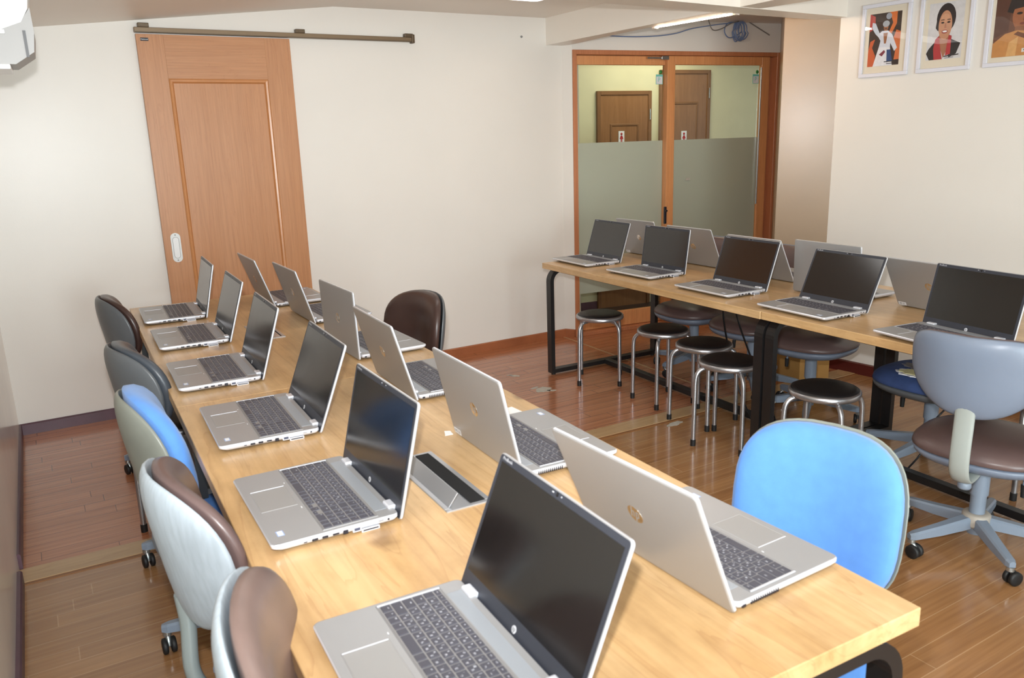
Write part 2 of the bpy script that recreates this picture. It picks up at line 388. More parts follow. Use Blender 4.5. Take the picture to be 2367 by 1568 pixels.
# text to mesh
_tc = {}
def textmesh(s, size=1.0, bold=False):
    k = s
    if k not in _tc:
        cu = bpy.data.curves.new('t', 'FONT'); cu.body = s; cu.size = 1.0; cu.align_x = 'CENTER'; cu.align_y = 'CENTER'; cu.resolution_u = 2
        o = bpy.data.objects.new('t', cu); COL.objects.link(o)
        dg = bpy.context.evaluated_depsgraph_get()
        me = bpy.data.meshes.new_from_object(o.evaluated_get(dg))
        _tc[k] = ([v.co.copy() for v in me.vertices], [tuple(p.vertices) for p in me.polygons])
        bpy.data.objects.remove(o); bpy.data.curves.remove(cu); bpy.data.meshes.remove(me)
    return _tc[k]
def add_text(mb, s, size, T, mi=0, xs=1.0):
    v, f = textmesh(s)
    mb.add([(p.x * size * xs, p.y * size, 0) for p in v], f, mi, False, T)

# ------------------------------------------------------------------ the room
def vwall(name, a, b, z0, z1, thick, m, side=1):
    """vertical wall from a to b (xy); the room face is the line a-b, thickness on the left (side=1) of a->b"""
    a = Vector(a); b = Vector(b); d = (b - a).normalized(); n = Vector((-d.y, d.x)) * side * thick
    mb = MB(); mb.prism([tuple(a), tuple(b), tuple(b + n), tuple(a + n)], z0, z1)
    return struct(mb.build(name, m))
LW_A = (-0.591, 4.173); LW_B = (-0.591 + 0.03 * 7.3, 4.173 - 7.3)
LW_B = (-0.372, -3.127)
BW_B = (2.985, 4.302)
DA = Vector((3.032, 4.236)); DD = Vector((0.99510, -0.09885)); DN = Vector((-0.09885, -0.99510)); DWID = 1.831
DB = DA + DD * DWID
RC = (3.875, 2.69); RW_B = (4.74, -3.127)
KC = (3.672, 2.921); CH = 2.265
def leftx(y): return -0.591 + (4.173 - y) * 0.03

# floor: one slab, two plank finishes meeting at the threshold strip
mb = MB()
mb.prism([(-1.2, 2.50), (5.6, 2.53), (5.6, 4.75), (-1.2, 4.75)], -0.05, 0.0, 0)
mb.prism([(-1.2, -3.3), (5.6, -3.3), (5.6, 2.53), (-1.2, 2.50)], -0.05, 0.0, 1)
struct(mb.build('floor', [M['floor_red'], M['floor_tan']]))
mb = MB()
mb.box(-0.54, 3.90, -0.056, 0.056, 0.0, 0.004, 0, 0.0012, 1)
mb.box(-0.54, 3.90, -0.074, -0.0565, 0.0, 0.0025, 1)
o = struct(mb.build('trim_1', [M['strip'], M['strip_edge']], None, (0, 2.445, 0.0), (0, 0, 0.012)))
mb = MB(); mb.box(-0.006, 0.006, -0.75, 0.75, 0.0, 0.0015, 0)
struct(mb.build('trim_2', M['strip'], None, (2.962, 3.56, 0.0)))

vwall('wall_left', LW_B, LW_A, -0.02, 2.6, 0.12, M['wall_gloss'])
vwall('wall_back', LW_A, BW_B, -0.02, 2.6, 0.12, M['wall'])
# strip of wall between the back wall corner and the glass door
vwall('wall_corner', BW_B, tuple(DA), -0.02, 2.6, 0.12, M['wall'])
# wall over the glass door
mb = MB(); T = frame_T((DA.x, DA.y, 0), (DD.x, DD.y, 0))
mb.box(0, DWID, 0, 0.12, 2.06, 2.6, T=T)
struct(mb.build('wall_door', M['wall']))
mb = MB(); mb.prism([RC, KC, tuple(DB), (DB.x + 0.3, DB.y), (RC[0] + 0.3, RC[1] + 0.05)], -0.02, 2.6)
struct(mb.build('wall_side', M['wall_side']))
vwall('wall_right', RC, RW_B, -0.02, 2.6, 0.12, M['wall'])
# unseen rear wall; windows put in for soft light, the left reaching low
ry = -3.127
mb = MB()
for x0, x1, z0, z1 in ((-0.6, 5.0, -0.02, 0.10), (1.35, 5.0, 0.10, 0.85), (-0.6, 5.0, 1.95, 2.6), (-0.6, -0.30, 0.10, 1.95), (1.35, 2.1, 0.85, 1.95), (3.7, 5.0, 0.85, 1.95)):
    mb.box(x0, x1, ry - 0.12, ry, z0, z1)
struct(mb.build('wall_rear', M['wall']))
for i, (x0, x1, zb) in enumerate(((-0.30, 1.35, 0.10), (2.1, 3.7, 0.85))):
    mb = MB()
    for a, b, c, d in ((x0, x1, zb, zb + 0.05), (x0, x1, 1.90, 1.95), (x0, x0 + 0.05, zb + 0.05, 1.90), (x1 - 0.05, x1, zb + 0.05, 1.90), ((x0 + x1) / 2 - 0.025, (x0 + x1) / 2 + 0.025, zb + 0.05, 1.90)):
        mb.box(a, b, ry - 0.09, ry - 0.03, c, d)
    w = struct(mb.build('window_%d' % (i + 1), M['alu']))
    mb = MB(); mb.box(x0 + 0.05, x1 - 0.05, ry - 0.063, ry - 0.057, zb + 0.05, 1.9); mb.build('pane', M['glass'], w)

# ceiling: sloped part on the left, flat part
mb = MB()
mb.loops([[(-0.75, y, 2.264 - 0.1122 * 2.10), (1.353, y, 2.264), (5.6, y, 2.275), (5.6, y, 2.45), (-0.75, y, 2.45)] for y in (-3.2, 4.6)])
struct(mb.build('ceiling', M['ceil']))
# crossing beams
mb = MB(); mb.prism([(-0.47, 2.33), (2.51, 2.536), (3.91, 2.655), (3.885, 2.80), (2.50, 2.715), (-0.47, 2.50)], 2.09, 2.42)
struct(mb.build('trim_3', M['beam']))
mb = MB(); mb.prism([(2.855, 4.36), (2.985, 2.40), (3.02, -3.1), (3.25, -3.1), (3.20, 2.30), (3.09, 2.72), (3.0, 3.45), (3.02, 4.36)], 2.092, 2.42)
struct(mb.build('trim_4', M['beam']))

# skirting boards
def skirt(name, a, b, h, m, t=0.012):
    a = Vector(a); b = Vector(b); d = (b - a).normalized(); n = Vector((d.y, -d.x)) * t
    mb = MB(); L = (b - a).length
    T = frame_T((a.x, a.y, 0), (d.x, d.y, 0))
    mb.loops([[(x, 0, 0), (x, -t, 0), (x, -t, h - 0.006), (x, -t + 0.005, h), (x, 0, h)] for x in (0, L)], T=T)
    return struct(mb.build(name, m))
skirt('baseboard_back', LW_A, (0.0, 4.173 + 0.591 * 0.0361), 0.062, M['bb_purple'])
skirt('baseboard_back_right', (0.0, 4.1943), BW_B, 0.060, M['bb_brown'])
skirt('baseboard_corner', BW_B, tuple(DA), 0.060, M['bb_brown'])
skirt('baseboard_left', (leftx(2.5), 2.5), (leftx(4.16), 4.16), 0.062, M['bb_purple'])
skirt('baseboard_left_near', (leftx(-3.1), -3.1), (leftx(2.38), 2.38), 0.052, M['bb_purple'], 0.016)
skirt('baseboard_right', RC, RW_B, 0.072, M['bb_red'])
skirt('baseboard_side', KC, RC, 0.062, M['bb_purple'])

# sliding wooden door on the back wall
BD = Vector((1, 0.0361)).normalized()
def bwT(x, z=0.0): return frame_T((x, 4.173 + (x + 0.591) * 0.0361, z), (BD.x, BD.y, 0))
door = struct(empty('door_1', (0.25, 4.173 + 0.841 * 0.0361 - 0.03, 0.0), math.atan(0.0361)))
W = 0.815
mb = MB()
mb.box(0, 0.135, -0.004, 0.026, 0.012, 2.07, 0, 0.001, 1)
mb.box(0.67, W, -0.004, 0.026, 0.012, 2.07, 0, 0.001, 1)
mb.build('stile', M['door_wood'], door)
mb = MB(); mb.box(0.135, 0.67, -0.004, 0.026, 1.845, 2.07, 0); mb.box(0.135, 0.67, -0.004, 0.026, 0.012, 0.30, 0)
mb.build('cross_rail', M['door_wood_h'], door)
mb = MB(); mb.box(0.135, 0.67, 0.004, 0.024, 0.30, 1.845, 0); mb.build('panel', M['door_wood'], door)
mb = MB()
for lp in ((0.135, 0.67, 0.30, 1.845),):
    x0, x1, z0, z1 = lp
    prof = [(0.0, -0.004), (0.006, -0.009), (0.016, -0.007), (0.024, 0.004)]
    loops = [[(x0 + i, y, z0 + i), (x1 - i, y, z0 + i), (x1 - i, y, z1 - i), (x0 + i, y, z1 - i)] for i, y in prof]
    mb.loops(loops, 0, False, False)
mb.build('moulding', M['door_mould'], door)
mb = MB(); mb.prism(rrect(-0.026, 0.026, -0.082, 0.082, 0.025, 8), 0, 0.004, 0)
h = mb.build('pull_handle', M['ivory_pl'], door, (0.062, -0.004, 0.935), (PI / 2, 0, 0))
mb = MB()
l1 = rrect(-0.015, 0.015, -0.058, 0.058, 0.0145, 8); l2 = rrect(-0.017, 0.017, -0.060, 0.060, 0.0165, 8)
mb.loops([[(x, y, 0.0042) for x, y in l2], [(x, y, 0.0052) for x, y in l2], [(x, y, 0.0052) for x, y in l1], [(x, y, 0.0042) for x, y in l1]], 1, False, False)
mb.prism(l1, 0.0041, 0.0043, 0)
for sy in (-1, 1): mb.cyl((0, 0.071 * sy, 0.004), (0, 0.071 * sy, 0.0052), 0.004, n=12, mi=1)
mb.build('finger_recess', [M['white_pl'], M['grey_pl']], h)
mb = MB(); mb.box(-0.020, 0.020, -0.008, 0.008, 0, 0.0008, 0); T = Matrix.Translation((0, 0, 0.0010)); add_text(mb, 'National', 0.0105, T, 1)
p_ = mb.build('maker_label', [M['ink'], M['sticker_w']], door, (0.040, -0.0042, 2.043), (PI / 2, 0, 0)); p_['label'] = 'small dark label with white lettering'
# rail over the door
rail = empty('sliding_rail', (0.245, 4.173 + 0.836 * 0.0361, 2.092), math.atan(0.0361))
mb = MB(); mb.box(0, 1.60, -0.034, -0.002, -0.014, 0.012, 0, 0.002, 1); mb.build('rail', M['rail'], rail)
mb = MB(); mb.box(0, 1.60, -0.038, -0.034, -0.014, -0.009, 0); mb.build('rail_lip', M['rail_dark'], rail)
for x in (0.02, 0.86, 1.545):
    mb = MB(); mb.box(x, x + 0.055, -0.036, -0.001, 0.012, 0.034, 0, 0.003, 2); mb.cyl((x + 0.018, -0.036, 0.022), (x + 0.018, -0.039, 0.022), 0.005, n=10)
    mb.build('bracket', M['rail_dark'], rail)
mb = MB(); mb.box(1.588, 1.608, -0.042, 0.0, -0.022, 0.03, 0, 0.004, 2); mb.build('end_stop', M['rail_dark'], rail)
tag(rail, 'brown metal rail running past the wooden sliding door', 'door rail')

# glass sliding doors with frosted film
gd = struct(empty('door_2', (DA.x, DA.y, 0), math.atan2(DD.y, DD.x)))
mb = MB()
mb.box(0, 0.030, -0.012, 0.115, 0.0, 2.06, 0, 0.002, 1)
mb.box(1.800, 1.831, -0.012, 0.115, 0.0, 2.06, 0, 0.002, 1)
mb.box(0.03, 1.80, -0.012, 0.115, 2.03, 2.06, 0, 0.002, 1)
mb.box(0.03, 1.80, -0.010, 0.115, 0.0, 0.028, 0, 0.002, 1)
mb.build('door_frame', M['frame_dark'], gd)
def leaf(x0, x1, y0, sl, sr, extra):
    f = MB(); z0, z1 = 0.03, 2.028
    f.box(x0, x0 + sl, y0, y0 + 0.035, z0, z1, 0, 0.002, 1)
    f.box(x1 - sr, x1, y0, y0 + 0.035, z0, z1, 0, 0.002, 1)
    f.box(x0 + sl, x1 - sr, y0, y0 + 0.035, 1.966, z1, 0, 0.002, 1)
    f.box(x0 + sl, x1 - sr, y0, y0 + 0.035, z0, 0.145, 0, 0.002, 1)
    lf = f.build('glass_leaf', M['frame_wood'], gd)
    g = MB(); g.box(x0 + sl, x1 - sr, y0 + 0.015, y0 + 0.020, 0.145, 1.966); g.build('pane', M['glass'], lf)
    g = MB(); g.box(x0 + sl + 0.001, x1 - sr - 0.001, y0 + 0.0215, y0 + 0.0225, 0.312, 1.425)
    p = g.build('frosted_film', M['film'], lf); p['label'] = 'grey frosted film across the lower glass'
    return lf
l1 = leaf(0.032, 0.845, 0.045, 0.032, 0.045, 0)
l2 = leaf(0.795, 1.742, 0.004, 0.068, 0.076, 1)
mb = MB(); mb.box(1.742, 1.80, 0.045, 0.08, 0.03, 2.028, 0); mb.build('jamb_recess', M['frame_dark'], gd)
mb = MB(); mb.box(0.781, 0.800, -0.004, 0.012, 0.80, 0.93, 0, 0.003, 2); mb.cyl((0.79, -0.004, 0.90), (0.79, -0.02, 0.90), 0.008, n=12)
p_ = mb.build('lock', M['port'], gd); p_['label'] = 'small black lock on the meeting stile'
mb = MB(); mb.box(0.62, 0.74, 0.001, 0.006, 2.006, 2.018, 0); mb.box(0.74, 0.80, -0.006, 0.004, 2.0, 2.026, 0, 0.002); mb.build('door_stop', M['zinc'], gd)
mb = MB(); mb.box(1.655, 1.664, 0.0, 0.012, 0.9, 1.95, 0, 0.001, 1)
p_ = mb.build('edge_strip', M['alu'], gd); p_['label'] = 'bright metal strip along the right glass edge'
for x in (0.757, 1.618):
    y0 = 0.058 if x < 1 else 0.0175
    mb = MB(); mb.box(-0.03, 0.03, -0.0012, 0, -0.035, 0.035, 0); mb.box(-0.026, 0.026, -0.0016, -0.001, -0.032, 0.020, 1)
    T = Matrix.Translation((-0.002, -0.0022, -0.004)) @ Matrix.Rotation(PI / 2, 4, 'X'); add_text(mb, 'P', 0.045, T, 2)
    tag(mb.build('glass_sticker', [M['teal'], M['sticker_w'], M['teal']], None, tuple((DA + DD * x).to_3d() + Vector((0, 0, 1.866)) + DN.to_3d() * (-y0 + 0.001 + 0.0)), (0, 0, math.atan2(DD.y, DD.x))),
        'small teal and white parking sticker on the %s glass door leaf' % ('left' if x < 1 else 'right'), 'sticker', 'parking stickers on the glass doors')
    mb = MB(); mb.lathe([(0.0, 0), (0.014, 0.0003), (0.014, 0.0012), (0.0, 0.0014)], 16)
    tag(mb.build('green_dot_sticker', M['green'], None, tuple((DA + DD * (x + 0.012)).to_3d() + Vector((0, 0, 1.918)) + DN.to_3d() * (-y0 + 0.001)), (PI / 2, 0, math.atan2(DD.y, DD.x))),
        'round green sticker over the parking sticker, %s glass leaf' % ('left' if x < 1 else 'right'), 'sticker', 'green dots on the glass doors')
mb = MB()
for k in range(6):
    a = random.random() * 6.28
    mb.box(-0.012 + 0.018 * random.random(), 0.012 + 0.02 * random.random(), -0.0004 - 0.0001 * k, 0, -0.008 + 0.01 * random.random(), 0.006 + 0.012 * random.random())
tag(mb.build('torn_sticker', M['tape'], None, tuple((DA + DD * 0.995).to_3d() + Vector((0, 0, 1.125)) + DN.to_3d() * (-0.0185)), (0, 0, math.atan2(DD.y, DD.x))),
    'torn white sticker remnant on the frosted right glass leaf', 'sticker')

# corridor beyond the glass doors
CO = DA - DN * 1.2; cz = -0.09
T = frame_T((CO.x, CO.y, cz), (DD.x, DD.y, 0))
mb = MB(); mb.box(-1.2, 3.6, 0, 0.08, 0, 2.7, T=T); struct(mb.build('wall_corridor', M['corr_wall']))
mb = MB(); T2 = frame_T((DA.x, DA.y, 0), (DD.x, DD.y, 0)); mb.box(-1.2, 3.6, 0.125, 1.2, -0.14, -0.09, T=T2); struct(mb.build('floor_corridor', M['corr_floor']))
mb = MB(); mb.box(-1.2, 3.6, 0.121, 1.3, 2.45, 2.55, T=T2); struct(mb.build('ceiling_corridor', M['corr_wall']))
mb = MB(); mb.box(-1.28, -1.2, 0.121, 1.3, -0.1, 2.5, T=T2); struct(mb.build('wall_corridor_left', M['corr_wall']))
mb = MB(); mb.box(3.6, 3.68, 0.121, 1.3, -0.1, 2.5, T=T2); struct(mb.build('wall_corridor_right', M['corr_wall']))
mb = MB(); mb.box(-1.2, 0.855, -0.012, 0, 0, 0.07, T=T); struct(mb.build('baseboard_corridor', M['bb_purple']))
def cdoor(n, x0, x1, top, hand):
    d = struct(empty(n, tuple(CO.to_3d() + Vector((0, 0, cz)) + DD.to_3d() * x0), math.atan2(DD.y, DD.x)))
    w = x1 - x0; H = top - cz
    mb = MB(); mb.box(0, 0.035, -0.03, -0.001, 0, H, 0, 0.003, 1); mb.box(w - 0.035, w, -0.03, -0.001, 0, H, 0, 0.003, 1); mb.box(0.035, w - 0.035, -0.03, -0.001, H - 0.035, H, 0, 0.003, 1)
    mb.build('door_frame', M['corr_frame'], d)
    mb = MB(); mb.box(0.035, w - 0.035, -0.020, -0.001, 0, H - 0.035); mb.build('door_leaf', M['corr_door'], d)
    mb = MB(); x0_, x1_, z0, z1 = 0.13, w - 0.13, 0.3, H - 0.28
    loops = [[(x0_ + i, y, z0 + i), (x1_ - i, y, z0 + i), (x1_ - i, y, z1 - i), (x0_ + i, y, z1 - i)] for i, y in [(0, -0.0195), (0.006, -0.026), (0.018, -0.026), (0.024, -0.0195)]]
    mb.loops(loops, 0, False, False); mb.build('moulding', M['corr_frame'], d)
    mb = MB(); xx = w - 0.02 if hand > 0 else 0.02
    for z in (0.3, 1.1, H - 0.25): mb.cyl((xx, -0.034, z), (xx, -0.034, z + 0.09), 0.006, n=10)
    mb.build('hinge', M['zinc'], d)
    return d
cdoor('door_3', 0.858, 1.42, 1.855, 1)
cdoor('door_4', 1.509, 2.063, 2.034, 1)
for i, (x, z) in enumerate(((1.106, 1.455), (1.777, 1.44))):
    mb = MB(); mb.box(-0.030, 0.030, -0.002, 0, -0.055, 0.055, 0)
    T = Matrix.Rotation(PI / 2, 4, 'X') @ Matrix.Translation((0, 0, 0.0022))
    mb.lathe([(0.0, 0.0), (0.011, 0.0), (0.011, 0.001), (0, 0.001)], 16, 1, T @ Matrix.Translation((0, 0.030, 0)))
    mb.prism([(-0.007, 0.016), (0.007, 0.016), (0.020, -0.014), (0.008, -0.014), (0.008, -0.045), (0.001, -0.045), (0.001, -0.014), (-0.001, -0.014), (-0.001, -0.045), (-0.008, -0.045), (-0.008, -0.014), (-0.020, -0.014)], 0, 0.001, 1, T)
    tag(mb.build('restroom_sign', [M['sticker_w'], M['red']], None, tuple(CO.to_3d() + DD.to_3d() * x + Vector((0, 0, z)) + DN.to_3d() * 0.022), (0, 0, math.atan2(DD.y, DD.x))),
        'white restroom sign with a red figure on the %s corridor door' % ('left' if i == 0 else 'right'), 'sign', 'restroom signs in the corridor')

# fluorescent fixture behind the crossing beams, with its cables
fx = empty('tube_light', (3.03, 3.34, 2.0), 0)
fx.location = (0, 0, 0)
fa = Vector((3.034, 3.34, 2.098)); fb = Vector((3.125, 2.76, 2.098))
fd = (fb - fa)
T = frame_T(tuple(fa), (fd.x, fd.y, 0)); LEN = fd.length
mb = MB(); mb.cyl((0.02, 0.0, 0), (LEN, 0.0, 0), 0.011, n=16, T=T); mb.build('tube', M['tube'], fx)
mb = MB()
mb.loops([[(x, -0.014, 0.016), (x, 0.02, 0.014), (x, 0.10, 0.008), (x, 0.105, 0.06), (x, -0.014, 0.075)] for x in (-0.03, LEN + 0.03)], T=T)
for x in (0.005, LEN): mb.box(x - 0.012, x + 0.012, -0.016, 0.016, -0.014, 0.02, T=T)
mb.build('reflector_housing', M['fixture'], fx)
tag(fx, 'warm lit fluorescent tube light tucked behind the ceiling beams', 'light')
def dwp(t, z, off): 
    p = DA + DD * t + DN * off; return (p.x, p.y, z)
mb = MB()
for i in range(6):
    pts = []
    w_ = 0.026 + 0.014 * (i % 3); off = 0.05 + 0.012 * i; zt = 2.262; zb = 2.128 + 0.007 * ((i * 5) % 4); c_ = 1.372 + 0.008 * (i % 4) - 0.012
    for k in range(25):
        a = 2 * PI * k / 24
        wz = (1 - math.cos(a)) / 2
        pts.append(dwp(c_ + (w_ + 0.016 * (1 - wz)) * math.sin(a) * (1.0 if wz > 0.5 else 0.7), zb + (zt - zb) * (1 - wz) if False else zb + (zt - zb) * (1 + math.cos(a)) / 2, off))
    mb.tube(pts, 0.0042, 6)
mb.tube(smooth_path([dwp(1.37, 2.262, 0.07), dwp(1.27, 2.255, 0.07), dwp(1.238, 2.20, 0.07), dwp(1.275, 2.155, 0.07), dwp(1.34, 2.165, 0.07), dwp(1.40, 2.20, 0.07)]), 0.0042, 6)
tag(mb.build('cable_coil', M['blue_cable']), 'coil of blue cable hanging above the glass doors', 'cable')
mb = MB(); mb.tube(smooth_path([dwp(0.24, 2.165, 0.03), dwp(0.29, 2.150, 0.05), dwp(0.49, 2.148, 0.05), dwp(0.68, 2.158, 0.05), dwp(0.83, 2.178, 0.05), dwp(0.95, 2.21, 0.06), dwp(1.15, 2.24, 0.06), dwp(1.34, 2.262, 0.06)]), 0.0042, 6)
tag(mb.build('wall_cable', M['blue_cable']), 'thin blue cable drooping along the wall above the left glass leaf', 'cable')
mb = MB(); mb.tube(smooth_path([dwp(1.02, 2.27, 0.16), dwp(1.06, 2.205, 0.15), dwp(1.12, 2.195, 0.12), dwp(1.2, 2.215, 0.1), dwp(1.28, 2.25, 0.09), dwp(1.36, 2.268, 0.08)]), 0.0035, 6, 0)
tag(mb.build('lamp_lead', M['grey_cable']), 'grey power lead hanging from the warm tube light', 'cable')
mb = MB(); mb.tube([dwp(1.50, 2.276, 0.02), dwp(1.71, 2.186, 0.012)], 0.0045, 8)
tag(mb.build('metal_rod', M['grey_cable']), 'thin grey rod slanting down the wall beside the blue coil', 'rod')

# ceiling lamp fixtures
def lampfix(loc, L, W_, rz, label):
    e = empty('ceiling_light', loc, rz)
    mb = MB(); mb.prism(rrect(-L / 2, L / 2, -W_ / 2, W_ / 2, 0.03, 5), 0.0, 0.045); 
    mb.build('diffuser', M['lamp'], e)
    mb = MB(); mb.box(-L / 2 + 0.03, L / 2 - 0.03, -W_ / 2 + 0.03, W_ / 2 - 0.03, 0.045, 0.112, 0, 0.004, 1); mb.build('housing', M['fixture'], e)
    tag(e, label, 'ceiling light')
    return e
lampfix((1.48, 2.955, 2.155), 1.22, 0.27, 0.045, 'white ceiling lamp glowing over the gap between the two tables')
lampfix((1.10, 0.55, 2.155), 1.22, 0.27, 0.045, 'added unseen ceiling lamp above the near end of the left table')  # extra lamp out of view, added for brightness

# framed pictures on the right wall
RE = Vector((-0.15, 1.0)).normalized(); RNn = Vector((-RE.y, RE.x))  # points into the room (-X)
def rwp(s, z, off=0.0):
    p = Vector((3.9, 2.52)) + RE * s + RNn * off; return Vector((p.x, p.y, z))
def ell(cx, cy, rx, ry, n=20, a0=0, a1=2 * PI):
    return [(cx + rx * math.cos(a0 + (a1 - a0) * k / n), cy + ry * math.sin(a0 + (a1 - a0) * k / n)) for k in range(n)]
PICS = [
 # (s of left edge, width, z0, z1, print box in frame coords, layers)
 (0.032, 0.28, 1.746, 2.135, (0.045, 0.225, 0.057, 0.336), [
  ((52, 36, 30), [(0, 0), (1, 0), (1, 1), (0, 1)]),
  ((196, 88, 42), [(0, 0), (0.2, 0), (0.24, 0.2), (0.12, 0.36), (0.2, 0.52), (0.05, 0.48), (0, 0.3)]),
  ((206, 108, 56), [(1, 0.1), (1, 0.62), (0.86, 0.66), (0.78, 0.5), (0.88, 0.34), (0.84, 0.1)]),
  ((210, 110, 48), [(0.62, 0.62), (0.72, 0.60), (0.86, 0.78), (0.86, 1.0), (0.62, 1.0), (0.74, 0.8)]),
  ((176, 62, 58), [(0, 0.66), (0.14, 0.72), (0.16, 0.95), (0.02, 1.0), (0, 1)]),
  ((150, 156, 170), ell(0.6, 0.93, 0.09, 0.06)),
  ((184, 80, 74), [(0.06, 0.80), (0.18, 0.78), (0.17, 0.95), (0.09, 0.97)]),
  ((198, 208, 222), [(0.08, 0.74), (0.20, 0.62), (0.36, 0.52), (0.34, 0.62), (0.19, 0.82), (0.09, 0.84)]),
  ((208, 212, 224), [(0.26, 0.60), (0.42, 0.66), (0.60, 0.66), (0.74, 0.58), (0.92, 0.32), (0.84, 0.26), (0.70, 0.42), (0.70, 0.34), (0.34, 0.36), (0.38, 0.48)]),
  ((222, 222, 228), [(0.34, 0.36), (0.70, 0.34), (0.80, 0.0), (0.18, 0.0)]),
  ((34, 66, 116), [(0.60, 0.30), (0.72, 0.30), (0.80, 0.08), (0.62, 0.06)]),
  ((120, 40, 60), [(0.36, 0.22), (0.52, 0.30), (0.56, 0.26), (0.46, 0.18)]),
  ((150, 96, 60), [(0.46, 0.62), (0.60, 0.62), (0.56, 0.42), (0.50, 0.42)]),
  ((166, 110, 76), ell(0.53, 0.73, 0.075, 0.075)),
  ((166, 172, 180), ell(0.53, 0.79, 0.11, 0.06)),
  ((60, 40, 30), [(0.48, 0.69), (0.58, 0.69), (0.57, 0.705), (0.49, 0.705)]),
  ((30, 28, 34), [(0.54, 0.065), (0.95, 0.065), (0.95, 0.082), (0.54, 0.082)]),
  ((30, 28, 34), [(0.62, 0.028), (0.95, 0.028), (0.95, 0.04), (0.62, 0.04)])]),
 (-0.296, 0.275, 1.746, 2.135, (0.045, 0.225, 0.062, 0.345), [
  ((212, 210, 212), [(0, 0), (1, 0), (1, 1), (0, 1)]),
  ((40, 36, 38), [(0.0, 0.12), (0.06, 0.20), (0.26, 0.34), (0.34, 0.1), (0.28, 0.0), (0.10, 0.0)]),
  ((40, 36, 38), [(0.96, 0.26), (0.70, 0.34), (0.62, 0.1), (0.66, 0.02), (0.86, 0.08)]),
  ((34, 24, 28), ell(0.50, 0.72, 0.27, 0.26)),
  ((34, 24, 28), [(0.24, 0.70), (0.22, 0.56), (0.30, 0.50), (0.36, 0.7)]),
  ((166, 112, 84), [(0.34, 0.48), (0.62, 0.48), (0.66, 0.28), (0.50, 0.02), (0.34, 0.28)]),
  ((196, 142, 110), ell(0.49, 0.60, 0.19, 0.255, 28)),
  ((208, 156, 124), ell(0.48, 0.72, 0.12, 0.08, 20)),
  ((40, 26, 26), ell(0.41, 0.645, 0.045, 0.016)), ((40, 26, 26), ell(0.58, 0.645, 0.045, 0.016)),
  ((60, 38, 34), [(0.35, 0.685), (0.46, 0.685), (0.45, 0.70), (0.37, 0.70)]), ((60, 38, 34), [(0.53, 0.685), (0.64, 0.685), (0.62, 0.70), (0.54, 0.70)]),
  ((176, 118, 92), [(0.46, 0.545), (0.53, 0.545), (0.51, 0.63), (0.485, 0.63)]),
  ((158, 62, 64), ell(0.49, 0.485, 0.085, 0.033)), ((240, 238, 236), ell(0.49, 0.488, 0.065, 0.016)),
  ((176, 52, 56), [(0.24, 0.36), (0.34, 0.42), (0.40, 0.2), (0.48, 0.0), (0.24, 0.0), (0.20, 0.2)]),
  ((176, 52, 56), [(0.70, 0.40), (0.62, 0.42), (0.58, 0.22), (0.56, 0.06), (0.70, 0.08)]),
  ((50, 46, 50), [(0.52, 0.035), (0.94, 0.055), (0.94, 0.075), (0.52, 0.055)]),
  ((90, 88, 92), [(0.55, 0.01), (0.80, 0.02), (0.80, 0.03), (0.55, 0.02)])]),
 (-0.636, 0.29, 1.746, 2.135, (0.036, 0.256, 0.045, 0.345), [
  ((104, 62, 42), [(0, 0), (1, 0), (1, 1), (0, 1)]),
  ((84, 48, 34), [(0, 0.3), (0.3, 0.4), (0.34, 1.0), (0, 1)]),
  ((30, 26, 28), [(0.24, 0.70), (0.30, 0.88), (0.42, 0.98), (0.70, 1.0), (0.90, 0.84), (0.90, 0.62), (0.40, 0.66)]),
  ((158, 96, 62), ell(0.60, 0.62, 0.24, 0.24, 28)),
  ((40, 30, 30), [(0.28, 0.72), (0.88, 0.78), (0.86, 0.86), (0.32, 0.86)]),
  ((38, 24, 22), ell(0.50, 0.66, 0.06, 0.02)), ((38, 24, 22), ell(0.72, 0.68, 0.06, 0.02)),
  ((124, 60, 46), ell(0.60, 0.50, 0.08, 0.022)), ((120, 70, 46), [(0.58, 0.54), (0.66, 0.54), (0.64, 0.66), (0.60, 0.66)]),
  ((136, 84, 54), [(0.44, 0.46), (0.78, 0.46), (0.82, 0.28), (0.40, 0.28)]),
  ((196, 136, 76), [(0.0, 0.0), (0.0, 0.22), (0.24, 0.36), (0.48, 0.40), (0.84, 0.36), (1, 0.30), (1, 0)]),
  ((214, 164, 104), [(0.30, 0.0), (0.34, 0.22), (0.52, 0.30), (0.50, 0.0)]),
  ((110, 62, 36), [(0.42, 0.34), (0.9, 0.18), (0.95, 0.24), (0.5, 0.38)]),
  ((222, 220, 216), [(0.62, 0.05), (1, 0.08), (1, 0.14), (0.62, 0.11)]),
  ((60, 56, 60), [(0.66, 0.075), (0.98, 0.095), (0.98, 0.115), (0.66, 0.095)])]),
]
pl = ['white framed painting of a robed figure raising an arm, leftmost on the right wall',
      'white framed portrait of a smiling dark haired woman in a red shawl',
      'white framed brown toned portrait cut by the right edge of the photo']
